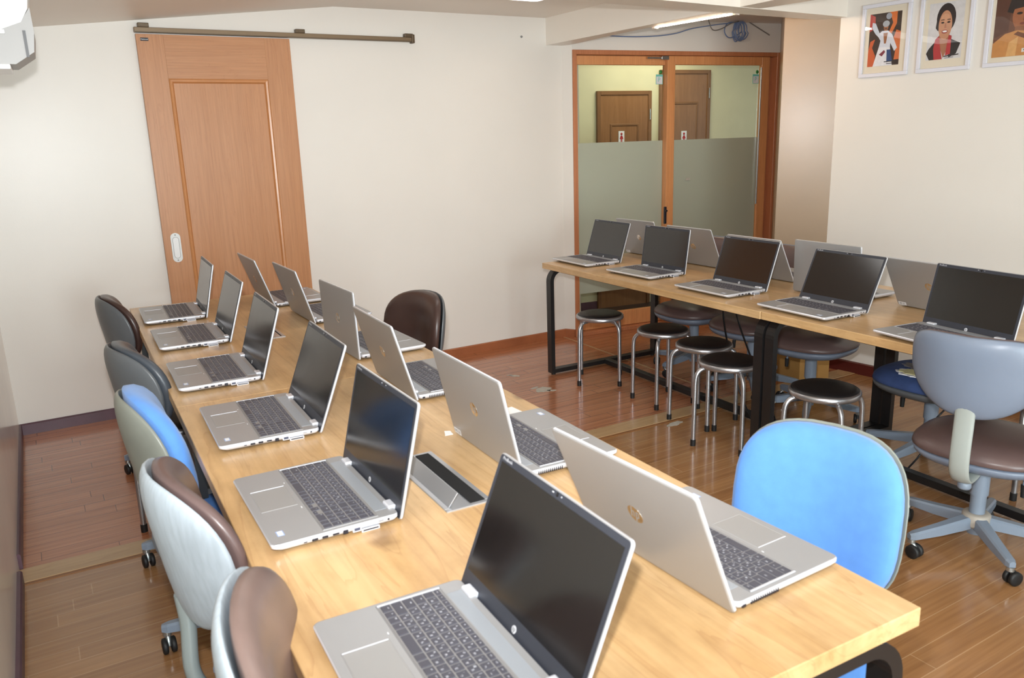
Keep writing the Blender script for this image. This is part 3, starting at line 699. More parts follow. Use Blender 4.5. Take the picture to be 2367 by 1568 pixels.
for i, (s0, w, z0, z1, pb, layers) in enumerate(PICS):
    p = rwp(s0, z0); e = empty('framed_picture', p, math.atan2(-RE.y, -RE.x))   # local x runs to the viewer's right, -y into the room
    h = z1 - z0; fw = 0.020
    mb = MB()
    for a, b, c, d in ((0, w, 0, fw), (0, w, h - fw, h), (0, fw, fw, h - fw), (w - fw, w, fw, h - fw)): mb.box(a, b, -0.018, -0.0005, c, d, 0, 0.002, 1)
    mb.build('frame', M['pframe'], e)
    mb = MB(); mb.box(fw, w - fw, -0.006, -0.001, fw, h - fw); mb.build('mat_board', M['matboard'], e)
    mb = MB(); ms = []
    for k, (c, poly) in enumerate(layers):
        m_ = pm(*c)
        if m_ not in ms: ms.append(m_)
        zz = -0.0062 - 0.00012 * k
        pts = [(pb[0] + u * (pb[1] - pb[0]), zz, pb[2] + v * (pb[3] - pb[2])) for u, v in poly]
        mb.add(pts, [tuple(range(len(pts)))], ms.index(m_))
    mb.build('print', ms, e)
    mb = MB(); mb.box(fw, w - fw, -0.0135, -0.0115, fw, h - fw); mb.build('glazing', M['pic_glass'], e)
    tag(e, pl[i], 'picture', 'framed pictures on the right wall')

# appliance hung high at the left wall
ac = empty('air_conditioner', (-0.54, 2.20, 1.72))
mb = MB()
prof = [(0.0, 0.118), (0.24, 0.104), (0.30, 0.128), (0.322, 0.165), (0.334, 0.24), (0.326, 0.335), (0.0, 0.305)]
mb.loops([[(x, y, z) for x, z in prof] for y in (0.0, 0.012, 0.22)]); mb.build('front_cover', M['white_pl'], ac)
mb = MB()
prof = [(0.0, 0.010), (0.27, 0.010), (0.322, 0.045), (0.330, 0.10), (0.328, 0.17), (0.30, 0.130), (0.24, 0.106), (0.0, 0.12)]
mb.loops([[(x, y, z) for x, z in prof] for y in (0.004, 0.20)]); mb.build('outlet_housing', M['grey_pl'], ac)
mb = MB(); mb.box(0.300, 0.308, 0.0005, 0.006, 0.03, 0.105, 0); mb.build('vent_slot', M['grey_dark'], ac)
mb = MB(); mb.box(0.0, 0.255, 0.0, 0.19, -0.004, 0.010, 0, 0.003, 2); mb.box(0.0, 0.255, -0.004, 0.004, 0.094, 0.106, 0, 0.002, 2); mb.build('flap', M['white_pl'], ac)
mb = MB(); mb.box(-0.004, 0.02, 0.05, 0.17, 0.06, 0.29); mb.build('wall_bracket', M['grey_pl'], ac)
tag(ac, 'white air conditioner with grey outlet, cut off in the top left corner', 'air conditioner')

# screw and marks on walls
for (x, z, lab) in ((2.66, 2.14, 'small white wall plug in the back wall right of the rail'),):
    mb = MB(); mb.lathe([(0.0, 0), (0.008, 0), (0.007, 0.006), (0, 0.007)], 12)
    tag(mb.build('wall_plug', M['grey_pl'], None, (x, 4.173 + (x + 0.591) * 0.0361 - 0.0005, z), (PI / 2, 0, 0)), lab, 'screw')

# ------------------------------------------------------------------ tables
TT = 0.72; TH = 0.034
def make_table(label):
    e = empty('long_table', (0, 0, 0))
    mb = MB(); mb.box(0, 0.9, 0, 1.8, TT - TH, TT, 0, 0.0015, 1); mb.build('tabletop', M['table'], e)
    r = 0.085; fw = 0.026; d = 0.048
    zt = TT - TH
    for y0 in (0.004, 1.8 - 0.004 - d):
        def outline(i):
            x0, x1, z0, z1 = 0.025 + i, 0.875 - i, 0.012 + i, zt - i
            rr = max(0.02, r - i)
            pts = [(x0, z0)]
            for k in range(9):
                a = PI - PI / 2 * k / 8; pts.append((x0 + rr + rr * math.cos(a), z1 - rr + rr * math.sin(a)))
            for k in range(9):
                a = PI / 2 - PI / 2 * k / 8; pts.append((x1 - rr + rr * math.cos(a), z1 - rr + rr * math.sin(a)))
            pts.append((x1, z0)); return pts
        o_, i_ = outline(0), outline(fw)
        loops = [[(x, y0, z) for x, z in o_], [(x, y0 + d, z) for x, z in o_], [(x, y0 + d, z) for x, z in i_], [(x, y0, z) for x, z in i_], [(x, y0, z) for x, z in o_]]
        mb = MB(); mb.loops(loops, 0, False, False)
        lf = mb.build('leg_frame', M['black_metal'], e)
        for x in (0.05, 0.85):
            mb = MB(); mb.cyl((x, y0 + d / 2, 0.0), (x, y0 + d / 2, 0.013), 0.014, n=14); mb.build('levelling_foot', M['rubber'], lf)
    mb = MB(); mb.box(0.43, 0.47, 0.052, 1.748, 0.013, 0.045, 0, 0.002, 1); mb.build('stretcher', M['black_metal'], e)
    mb = MB(); mb.box(0.10, 0.16, 0.052, 1.748, zt - 0.032, zt, 0, 0.002, 1); mb.box(0.74, 0.80, 0.052, 1.748, zt - 0.032, zt, 0, 0.002, 1); mb.build('apron_bar', M['black_metal'], e)
    return e
def cable_box(e, x0, x1, y0, y1, opened):
    z = TT
    mb = MB(); fr = 0.012
    for a, b, c, d in ((x0, x1, y0, y0 + fr), (x0, x1, y1 - fr, y1), (x0, x0 + fr, y0 + fr, y1 - fr), (x1 - fr, x1, y0 + fr, y1 - fr)): mb.box(a, b, c, d, z - 0.001, z + 0.003, 0, 0.001, 1)
    cb = mb.build('cable_port', M['alu'], e); cb['label'] = 'aluminium cable port let into the table top'
    if opened:
        mb = MB(); mb.box(x0 + fr, x1 - fr, y0 + fr, y1 - fr, z + 0.0002, z + 0.0012); mb.build('tray', M['alu'], cb)
        mb = MB(); mb.box(x1 - fr - 0.034, x1 - fr - 0.001, y0 + fr, y1 - fr, z + 0.001, z + 0.004); mb.build('brush_strip', M['brush'], cb)
        mb = MB(); T = Matrix.Translation((x0 + fr, 0, z + 0.002)) @ Matrix.Rotation(math.radians(-52), 4, 'Y')
        mb.box(0, 0.036, y0 + fr + 0.003, y1 - fr - 0.003, 0, 0.0022, 0, 0.0006, 1, T=T); mb.build('flap', M['alu'], cb)
    else:
        mb = MB(); mb.box(x0 + fr + 0.001, x1 - fr - 0.006, y0 + fr + 0.001, y1 - fr - 0.001, z, z + 0.003, 0, 0.0006, 1); mb.build('flap', M['alu'], cb)
        mb = MB(); mb.box(x1 - fr - 0.005, x1 - fr, y0 + fr, y1 - fr, z, z + 0.0022); mb.build('brush_strip', M['brush'], cb)
t1 = make_table(''); 
t2 = copy_tree(t1); t3 = copy_tree(t1); t4 = copy_tree(t1)
t1.location = (0, 0, 0); t2.location = (0, 1.8, 0)
BX = 2.327
t3.location = (BX, 1.7295, 0); t4.location = (BX + 0.004, -0.0735, 0)
cable_box(t1, 0.395, 0.502, 0.718, 1.048, True)
cable_box(t2, 0.395, 0.502, 0.722, 1.018, False)
G = 'long oak topped tables with black frames'
tag(t1, 'oak topped table nearest the camera, its open metal cable port showing', 'table', G)
tag(t2, 'oak topped table of the left row, far half by the wooden sliding door', 'table', G)
tag(t3, 'oak topped table of the right row, far half by the glass doors', 'table', G)
tag(t4, 'oak topped table of the right row, near half beside the grey backed chair', 'table', G)

# ------------------------------------------------------------------ laptops
LWd = 0.1845; LDp = 0.2562
EMB = None
def emblem(mb, R, z, mi_disc, mi_let, T):
    """round badge with two slanted letters h and p: x right, y up"""
    mb.lathe([(0.0, 0), (R, 0), (R, z), (R * 0.97, z * 1.15), (0, z * 1.15)], 32, mi_disc, T)
    sl = 0.30
    def q(x0, x1, y0, y1):
        pts = [(x0 + y0 * sl, y0), (x1 + y0 * sl, y0), (x1 + y1 * sl, y1), (x0 + y1 * sl, y1)]
        mb.prism([(a * R, b * R) for a, b in pts], z * 1.1, z * 1.35, mi_let, T)
    q(-0.56, -0.42, -0.42, 0.90); q(-0.42, -0.14, 0.27, 0.40); q(-0.22, -0.08, -0.42, 0.28)
    q(0.10, 0.24, -0.92, 0.40); q(0.24, 0.50, 0.27, 0.40); q(0.42, 0.56, -0.30, 0.28); q(0.24, 0.50, -0.42, -0.29)

KEYROWS = []
def _rows():
    U = 0.0186
    rows = []
    fn = [('', .95)] * 19
    fn = [(t, 18.2 / 19) for t in ['esc', 'f1', 'f2', 'f3', 'f4', 'f5', 'f6', 'f7', 'f8', 'f9', 'f10', 'f11', 'f12', 'ins', 'del', 'hm', 'end', 'pu', 'pd']]
    rows.append((fn, 0.55))
    n = .9275
    rows.append(([('', .95)] + [(c, .95) for c in '1234567890-^\\'] + [('bs', 1.2)] + [(c, n) for c in ['nl', '/', '*', '-']], 1))
    rows.append(([('tab', 1.4)] + [(c, .98) for c in 'QWERTYUIOP@['] + [('', 1.34)] + [(c, n) for c in '789+'], 1))
    rows.append(([('caps', 1.6)] + [(c, .98) for c in 'ASDFGHJKL;:]'] + [('ent', 1.14)] + [(c, n) for c in '456'] + [('', n)], 1))
    rows.append(([('shift', 2.1)] + [(c, .98) for c in 'ZXCVBNM,./\\'] + [('shift', 1.62)] + [(c, n) for c in '123'] + [('ent', n)], 1))
    rows.append(([('ctrl', 1.1), ('fn', .95), ('W', .95), ('alt', .95), ('', .95), ('', 2.9), ('', .95), ('', .95), ('alt', .95), ('ctrl', .95), ('<', .95), ('^v', .95), ('>', 1.0)] + [('0', n * 2), ('.', n), ('', n)], 1))
    return rows, U
KANA = 'ぬふあうえおやゆよわほへーたていすかんなにらせちとしはきくまのりれけむつさそひこみもねるめろ'
def keys():
    rows, U = _rows(); out = []
    x = -0.0455; ki = 0; gap = 0.0026
    for keysr, hf in rows:
        d = U * hf if hf == 1 else 0.0118
        y = 0.1695
        for c, w in keysr:
            ww = w * U
            x1, x0 = x - gap * 0.5, x - d + gap * 0.5
            if c in '<>' and c and hf == 1: x1 = x - d * 0.5
            kana = ''
            if len(c) == 1 and hf == 1 and out and len(out) < 90 and c not in '+*<>' and y > -0.10:
                kana = KANA[ki % len(KANA)]; ki += 1
            out.append((x0, x1, y - ww + gap * 0.5, y - gap * 0.5, c, kana))
            y -= ww
        x -= d
    return out
KEYS = keys()
def key_mesh(mb, k, legend=True):
    x0, x1, y0, y1, c, kana = k
    z0, z1 = 0.0213, 0.0228; b = 0.0008
    mb.loops([[(x0, y0, z0), (x1, y0, z0), (x1, y1, z0), (x0, y1, z0)], [(x0 + b * .4, y0 + b * .4, z1 - .0003), (x1 - b * .4, y0 + b * .4, z1 - .0003), (x1 - b * .4, y1 - b * .4, z1 - .0003), (x0 + b * .4, y1 - b * .4, z1 - .0003)],
              [(x0 + b, y0 + b, z1), (x1 - b, y0 + b, z1), (x1 - b, y1 - b, z1), (x0 + b, y1 - b, z1)]], 0, False, True)
    if legend and c:
        R = Matrix.Rotation(-PI / 2, 4, 'Z')
        sz = 0.0050 if len(c) == 1 else 0.0036
        px = x1 - 0.0050 if (x1 - x0) > 0.012 else (x0 + x1) / 2
        py = (y1 - 0.0050) if len(c) == 1 and (x1 - x0) > 0.012 else (y0 + y1) / 2
        add_text(mb, c, sz, Matrix.Translation((px, py, z1 + 0.00006)) @ R, 1)
        if kana: add_text(mb, kana, 0.0052, Matrix.Translation((x0 + 0.0047, y0 + 0.0050, z1 + 0.00006)) @ R, 1)

LM = {}
def laptop_meshes():
    # chassis
    mb = MB()
    def lp(inx, iny, fr, z): return [(x, y, z) for x, y in rrect(-LDp + fr, -inx, -LWd + iny, LWd - iny, 0.011, 4)]
    mb.loops([lp(0.020, 0.012, 0.026, 0.003), lp(0.004, 0.003, 0.010, 0.0085), lp(0.001, 0.0, 0.001, 0.0135), lp(0.001, 0.0003, 0.0, 0.0185), lp(0.0015, 0.0014, 0.0016, 0.0208), lp(0.0025, 0.003, 0.0032, 0.0212)], 0, True, True, False)
    for x in (-0.22, -0.03):
        for y in (-0.14, 0.14): mb.cyl((x, y, 0.0), (x, y, 0.004), 0.008, n=12, mi=1)
    for i, f in enumerate(mb.f):
        zs_ = [mb.v[k][2] for k in f]
        if len(f) == 4 and mb.m[i] == 0 and min(zs_) > 0.008 and max(zs_) < 0.0209: mb.m[i] = 2  # side faces get the brighter colour in place of flash glare
    LM['chassis'] = (mb, [M['silver'], M['rubber'], M['silver_edge_glint']])
    # keyboard surround
    mb = MB()
    x0, x1, y0, y1 = -0.1525, -0.0435, -0.1725, 0.1725
    mb.box(x0, x1, y0, y1, 0.0206, 0.0214, 0)
    prof = [(-0.0022, 0.0212), (-0.0012, 0.0226), (-0.0004, 0.0226), (0.0010, 0.0214)]
    mb.loops([[(x0 + i, y0 + i, z), (x1 - i, y0 + i, z), (x1 - i, y1 - i, z), (x0 + i, y1 - i, z)] for i, z in prof], 0, False, False)
    mb.box(x0, x1, y1 - 0.0016, y1 + 0.0016, 0.0212, 0.0230, 1, 0.0005, 1)  # bright bar painted as the flash glint on the recess edge
    LM['deck'] = (mb, [M['kbd'], M['silver_edge_glint']])
    mb2 = MB(); mb2.v = list(mb.v); mb2.f = list(mb.f); mb2.m = list(mb.m); mb2.s = list(mb.s)
    kb = MB()
    for k in KEYS: key_mesh(kb, k)
    mb2.add(kb.v, kb.f, 0)
    for i in range(len(kb.f)): mb2.m[len(mb.f) + i] = 2 + kb.m[i]
    LM['keyboard'] = (mb2, [M['kbd'], M['silver_edge_glint'], M['key'], M['legend']])
    # touchpad
    mb = MB()
    a0, a1, b0, b1 = -0.238, -0.166, -0.028, 0.082
    mb.box(a0, a1, b0, b1, 0.0208, 0.0214, 0)
    prof = [(-0.0016, 0.0212), (-0.0008, 0.0219), (-0.0002, 0.0219), (0.0008, 0.0214)]
    mb.loops([[(a0 + i, b0 + i, z), (a1 - i, b0 + i, z), (a1 - i, b1 - i, z), (a0 + i, b1 - i, z)] for i, z in prof], 0, False, False)
    mb.box(a0, a1, b1 - 0.0010, b1 + 0.0010, 0.0212, 0.0222, 1, 0.0003, 1)  # painted glint line along one touchpad edge
    LM['touchpad'] = (mb, [M['pad'], M['silver_edge_glint']])
    mb = MB(); mb.box(-0.0395, -0.014, -0.150, 0.150, 0.0210, 0.0216, 0, 0.0002, 1); LM['speaker'] = (mb, [M['strip_spk']])
    mb = MB(); mb.box(-0.236, -0.222, -0.150, -0.128, 0.0212, 0.0215, 0); mb.box(-0.234, -0.224, -0.148, -0.130, 0.0215, 0.0216, 1); LM['spec_sticker'] = (mb, [M['sticker_b'], M['sticker_w']])
    mb = MB(); mb.box(-0.162, -0.1605, 0.094, 0.099, 0.0211, 0.0216, 0); mb.box(-0.162, -0.1605, -0.05, -0.042, 0.0211, 0.0216, 0); LM['status_light'] = (mb, [M['sticker_w']])
    mb = MB()
    mb.box(-0.012, 0.0055, -0.017, 0.017, 0.015, 0.0262, 0, 0.003, 3)
    LM['hinge'] = (mb, [M['silver_edge_glint']])
    # ports on the user's right (local -y): from hinge to front
    yy = -LWd
    def port(nm, xa, xb, za, zb, m, ring=None):
        mb = MB(); mb.box(xa, xb, yy - 0.0009, yy + 0.004, za, zb, 0, 0.0008, 1)
        mats = [m]
        if ring is not None:
            mb2 = MB(); mb2.box(xa - 0.003, xb + 0.003, yy - 0.0014, yy + 0.003, za - 0.003, zb + 0.001, 0, 0.001, 1); mb2.box(xa, xb, yy - 0.0017, yy + 0.002, za, zb - 0.001, 1)
            mb = mb2; mats = [ring, m]
        LM[nm] = (mb, mats)
    port('power', -0.026, -0.0215, 0.012, 0.0165, M['port'])
    port('card', -0.046, -0.034, 0.0145, 0.0158, M['port'])
    port('dock', -0.078, -0.046, 0.0030, 0.0068, M['port'], M['silver_edge_glint'])
    port('vga', -0.096, -0.084, 0.0080, 0.0150, M['port_blue'], M['silver_edge_glint'])
    port('lan', -0.118, -0.108, 0.0070, 0.0155, M['port'])
    port('hdmi', -0.139, -0.126, 0.0105, 0.0145, M['port'])
    port('usb', -0.160, -0.148, 0.0100, 0.0150, M['port'])
    port('usb2', -0.180, -0.168, 0.0100, 0.0150, M['port'])
    port('usbc', -0.196, -0.189, 0.0110, 0.0135, M['port'])
    # vent on the user's left (local +y)
    mb = MB()
    for i in range(13): mb.box(-0.098 + i * 0.0052, -0.0957 + i * 0.0052, LWd - 0.003, LWd + 0.0003, 0.009, 0.0165, 0)
    mb.box(-0.020, -0.012, LWd - 0.003, LWd + 0.0008, 0.010, 0.0145, 0)
    LM['vent'] = (mb, [M['port']])
    # lid: z along the lid, -x is the screen side
    mb = MB(); z0, z1 = -0.0128, 0.2329
    def ll(x, i): return [(x, y, z) for y, z in rrect(-LWd + i, LWd - i, z0 + i, z1 - i, 0.008, 4)]
    mb.loops([ll(-0.0030, 0.0010), ll(-0.0020, 0.0), ll(0.0020, 0.0), ll(0.0042, 0.0018), ll(0.0046, 0.004)], 0, True, True)
    for i, f in enumerate(mb.f):
        if len(f) == 4 and abs(sum(mb.v[k][0] for k in f)) < 0.0025 * 4 and max(mb.v[k][0] for k in f) < 0.0043: mb.m[i] = 1  # lid rim takes the same painted flash brightness
    LM['lid'] = (mb, [M['silver_lid'], M['silver_edge_glint']])
    mb = MB(); mb.loops([[(x, y, z) for y, z in rrect(-LWd + 0.0022, LWd - 0.0022, z0 + 0.002, z1 - 0.0022, 0.006, 4)] for x in (-0.0026, -0.0036)], 0, False, True); LM['bezel'] = (mb, [M['bezel']])
    mb = MB(); mb.box(-0.0040, -0.0030, -0.1735, 0.1735, 0.0255, 0.2195, 0); LM['screen'] = (mb, [M['screen']])
    TL = Matrix(((0, 0, -1, -0.0036), (-1, 0, 0, 0), (0, 1, 0, 0), (0, 0, 0, 1)))   # text plane on the screen side: x -> -y, y -> z, z -> -x
    mb = MB(); emblem(mb, 0.0062, 0.0003, 0, 1, TL @ Matrix.Translation((0, 0.0085, 0))); LM['bezel_logo'] = (mb, [M['logo_white'], M['logo_dark']])
    mb = MB(); add_text(mb, 'ProBook', 0.0080, TL @ Matrix.Translation((-0.157, 0.2258, 0.0003)), 0, 1.1); LM['model_lettering'] = (mb, [M['logo_white']])
    mb = MB(); mb.lathe([(0.0, 0), (0.0035, 0), (0.0035, 0.0004), (0, 0.0005)], 14, 0, TL @ Matrix.Translation((0, 0.2262, 0)))
    mb.box(-0.0040, -0.0036, 0.010, 0.014, 0.2255, 0.2272, 1); mb.box(-0.0040, -0.0036, -0.013, -0.011, 0.2255, 0.2272, 1); LM['webcam'] = (mb, [M['lens'], M['logo_white']])
    TB = Matrix(((0, 0, 1, 0.0046), (1, 0, 0, 0), (0, 1, 0, 0), (0, 0, 0, 1)))       # outer side: x -> +y, y -> z, z -> +x
    mb = MB(); emblem(mb, 0.0185, 0.0006, 0, 1, TB @ Matrix.Translation((0, 0.112, 0))); LM['lid_emblem'] = (mb, [M['chrome'], M['silver_lid']])
laptop_meshes()
LD = {}
def ldata(k):
    if k not in LD:
        mb, mats = LM[k]; o = mb.build(k, mats); LD[k] = o.data; bpy.data.objects.remove(o)
    return LD[k]
KEYDATA = []
def make_laptop(with_keys):
    e = empty('laptop')
    ch = link('chassis', ldata('chassis'), e)
    for nm, k in (('power_socket', 'power'), ('card_slot', 'card'), ('docking_port', 'dock'), ('video_port', 'vga'), ('network_port', 'lan'), ('hdmi_port', 'hdmi'), ('usb_port', 'usb'), ('usb_port', 'usb2'), ('usb_port', 'usbc'), ('cooling_vent', 'vent'), ('spec_sticker', 'spec_sticker'), ('status_light', 'status_light')):
        link(nm, ldata(k), ch)
    link('speaker_strip', ldata('speaker'), e); link('touchpad', ldata('touchpad'), e)
    for s in (-1, 1): link('hinge', ldata('hinge'), e, (0, 0.137 * s, 0))
    if with_keys:
        kb = link('keyboard', ldata('deck'), e)
        if not KEYDATA:
            for k in KEYS:
                mb = MB(); key_mesh(mb, k); o = mb.build('key', [M['key'], M['legend']]); KEYDATA.append(o.data); bpy.data.objects.remove(o)
        for d in KEYDATA: link('key', d, kb)
    else:
        link('keyboard', ldata('keyboard'), e)
    lid = link('lid', ldata('lid'), e, (0.0057, 0, 0.016))
    for k in ('bezel', 'screen', 'bezel_logo', 'model_lettering', 'webcam', 'lid_emblem'): link(k, ldata(k), lid)
    return e
LAPS = {'L1': ('L', 0.2848, 3.2757, -0.018, 1.7933), 'L2': ('L', 0.287, 2.7217, -0.0023, 1.8713), 'L3': ('L', 0.2807, 2.1059, -0.0063, 1.8757), 'L4': ('L', 0.3038, 1.5065, -0.0118, 1.938), 'L5': ('L', 0.2946, 0.9172, 0.0122, 1.8), 'L6': ('L', 0.2922, 0.259, -0.0107, 1.9555),
 'M1': ('R', 0.6074, 3.3324, 0.0177, 1.897), 'M2': ('R', 0.6637, 2.8473, 0.0274, 1.8533), 'M3': ('R', 0.6315, 2.1619, 0.0376, 1.5982), 'M4': ('R', 0.6318, 1.6118, -0.0181, 1.8469), 'M5': ('R', 0.6137, 0.9509, -0.0109, 1.7896), 'M6': ('R', 0.6256, 0.3214, 0.0553, 1.9625),
 'N1': ('L', 2.6682, 3.3669, -0.0031, 1.8782), 'N2': ('L', 2.6752, 2.8042, 0.0321, 1.7068), 'N3': ('L', 2.6498, 2.1886, 0.002, 1.8976), 'N4': ('L', 2.6236, 1.6092, -0.0207, 1.9818), 'N5': ('L', 2.5863, 0.9915, -0.1033, 1.7987),
 'P1': ('R', 3.0, 3.365, 0.0299, 1.9446), 'P2': ('R', 2.9832, 2.8353, 0.0165, 1.98), 'P3': ('R', 2.9549, 2.2954, 0.0021, 2.0334), 'P4': ('R', 2.7993, 1.7871, -0.0055, 1.5914), 'P5': ('R', 2.8748, 1.2903, -0.0609, 2.0581)}
ORD = ['first', 'second', 'third', 'fourth', 'fifth', 'sixth']
LLAB = {}
for i in range(6):
    LLAB['L%d' % (i + 1)] = 'open silver laptop, dark screen showing, %s from the sliding door on the left table' % ORD[i]
    LLAB['M%d' % (i + 1)] = 'open silver laptop, lid back showing, %s from the sliding door on the left table' % ORD[i]
for i in range(5):
    LLAB['N%d' % (i + 1)] = 'open silver laptop, dark screen showing, %s from the glass doors on the right table' % ORD[i]
    LLAB['P%d' % (i + 1)] = 'open silver laptop, lid back showing, %s from the glass doors on the right table' % ORD[i]
GRP = {'L': 'left table laptops with screens in view', 'M': 'left table laptops with lid backs in view', 'N': 'right table laptops with screens in view', 'P': 'right table laptops with lid backs in view'}
proto = make_laptop(False); protok = make_laptop(True)
STICK = {'M5': 'NO.23', 'P1': 'NO.1', 'P5': 'EE-21', 'M2': None}
used = {False: False, True: False}
for nm, (sd, x, y, yaw, al) in LAPS.items():
    wk = nm in ('L3', 'L4', 'L5', 'L6', 'M4', 'M5', 'M6')
    src = protok if wk else proto
    o = src if not used[wk] else copy_tree(src)
    used[wk] = True
    o.location = (x, y, TT); o.rotation_euler = (0, 0, yaw + (PI if sd == 'R' else 0))
    for c in o.children:
        if c.name.split('.')[0] == 'lid': c.rotation_euler = (0, al - PI / 2, 0); lid = c
    tag(o, LLAB[nm], 'laptop', GRP[nm[0]])
    lid['_'] = 0; del lid['_']
    LAPS[nm] = (o, lid)
# asset stickers (after copying, so that only those lids carry one)
TB = Matrix(((0, 0, 1, 0.0047), (1, 0, 0, 0), (0, 1, 0, 0), (0, 0, 0, 1)))
for nm, tx in (('M5', 'NO.23'), ('P1', 'NO.1'), ('P5', 'EE-21')):
    mb = MB(); T = TB @ Matrix.Translation((-0.158, -0.001, 0))
    mb.prism([(-0.019, -0.008), (0.019, -0.008), (0.019, 0.008), (-0.019, 0.008)], 0, 0.0003, 0, T)
    add_text(mb, tx, 0.0115, T @ Matrix.Translation((0, 0, 0.0004)), 1)
    p_ = mb.build('asset_label', [M['sticker_w'], M['ink']], LAPS[nm][1]); p_['label'] = 'white asset label at the lid corner'

# ------------------------------------------------------------------ chairs
def outline(th, w, h, nt, nb, taper):
    c, s = math.cos(th), math.sin(th)
    n = nt if s >= 0 else nb
    u = math.copysign(abs(c) ** (2 / n), c) * w; v = math.copysign(abs(s) ** (2 / n), s) * h
    if v < 0: u *= 1 - taper * (-v / h)
    return u, v
def pad(mb, w, h, nt, nb, taper, t_front, t_back, curve, mi=0, T=None, N=44, R=8, edge=0.35, off=0.0):
    """cushion in the y(w)-z(h) plane; +x is the front; curve wraps the sides forward"""
    loops = []
    def ring(r, x): 
        return [(x + off + curve * (outline(2 * PI * k / N, w, h, nt, nb, taper)[0] * r / w) ** 2,) + tuple(a * r for a in outline(2 * PI * k / N, w, h, nt, nb, taper)) for k in range(N)]
    rs = [0.03] + [math.sin(PI / 2 * i / R) for i in range(1, R + 1)]
    for r in rs[:]: loops.append(ring(r, t_front * (1 - r ** 4) ** 0.5 if r < 1 else 0.0))
    for r in reversed(rs[:-1]): loops.append(ring(r, -t_back * (1 - r ** 4) ** 0.5))
    vs = [p for l in loops for p in l]; n_ = len(loops[0]); nl = len(loops)
    fs = [(i * n_ + j, i * n_ + (j + 1) % n_, (i + 1) * n_ + (j + 1) % n_, (i + 1) * n_ + j) for i in range(nl - 1) for j in range(n_)]
    fs += [tuple(range(n_)), tuple(range((nl - 1) * n_, nl * n_))]
    mb.add(vs, fs, mi, True, T)
def smoothmod(o):
    return o
CT = {
 'brown': dict(cush=M['brown_v'], seat=M['brown_v'], shell=M['shell_bg'], bar=M['frame_lt'], w=0.196, h=0.141, zc=0.688, nt=4.6, nb=2.3, tap=0.14, bar_tube=False, cv=0.06),
 'scuffed': dict(cv=0.075, tf=0.05, cush=M['brown_v'], seat=M['brown_v'], shell=M['shell_lg'], bar=M['tube_gr'], w=0.205, h=0.175, zc=0.685, nt=2.5, nb=2.3, tap=0.08, bar_tube=True),
 'worn': dict(cv=0.04, cush=M['brown_worn'], seat=M['brown_v'], shell=M['shell_lg'], bar=M['tube_gr'], w=0.205, h=0.175, zc=0.685, nt=2.5, nb=2.3, tap=0.08, bar_tube=True),
 'dark': dict(cv=0.075, tf=0.055, ss=0.98, cush=M['dark_brown_v'], seat=M['dark_brown_v'], shell=M['shell_dk'], bar=M['frame_gr'], w=0.205, h=0.165, zc=0.69, nt=2.6, nb=2.3, tap=0.05, bar_tube=False),
 'char': dict(cv=0.08, tf=0.062, ss=0.97, cush=M['char_v'], seat=M['char_v'], shell=M['shell_dk'], bar=M['frame_gr'], w=0.205, h=0.165, zc=0.69, nt=2.6, nb=2.3, tap=0.05, bar_tube=False),
 'sky': dict(cush=M['blue_f'], seat=M['blue_seat'], shell=M['shell_gr'], bar=M['frame_gr'], w=0.205, h=0.200, zc=0.655, nt=2.5, nb=2.6, tap=0.0, bar_tube=False, cv=0.06, tf=0.075, ss=0.95),
 'blue': dict(cv=0.06, tf=0.05, cush=M['blue_f'], seat=M['blue_seat'], shell=M['shell_gr'], bar=M['frame_gr'], w=0.200, h=0.190, zc=0.625, nt=3.0, nb=3.0, tap=0.0, bar_tube=False),
 'navy': dict(cush=M['navy_f'], seat=M['navy_f'], shell=M['shell_dk'], bar=M['frame_gr'], w=0.200, h=0.165, zc=0.68, nt=2.7, nb=2.4, tap=0.0, bar_tube=False),
}
def caster(mb_parent, r, a):
    x, y = r * math.cos(a), r * math.sin(a)
    e = MB()
    e.cyl((x, y, 0.052), (x, y, 0.066), 0.013, n=14, mi=1)
    sw = a + 1.9
    dx, dy = math.cos(sw), math.sin(sw)
    cx, cy = x + dx * 0.014, y + dy * 0.014
    e.tube([(x, y, 0.056), (cx, cy, 0.04), (cx, cy, 0.024)], 0.008, 10, 1)
    for s in (-1, 1):
        px, py = cx - dy * 0.012 * s, cy + dx * 0.012 * s
        T = Matrix.Translation((px, py, 0.0245)) @ Matrix.Rotation(sw, 4, 'Z') @ Matrix.Rotation(PI / 2, 4, 'X')
        e.lathe([(0.004, -0.008), (0.019, -0.008), (0.0245, -0.005), (0.0245, 0.005), (0.019, 0.008), (0.004, 0.008)], 20, 0, T)
    return e
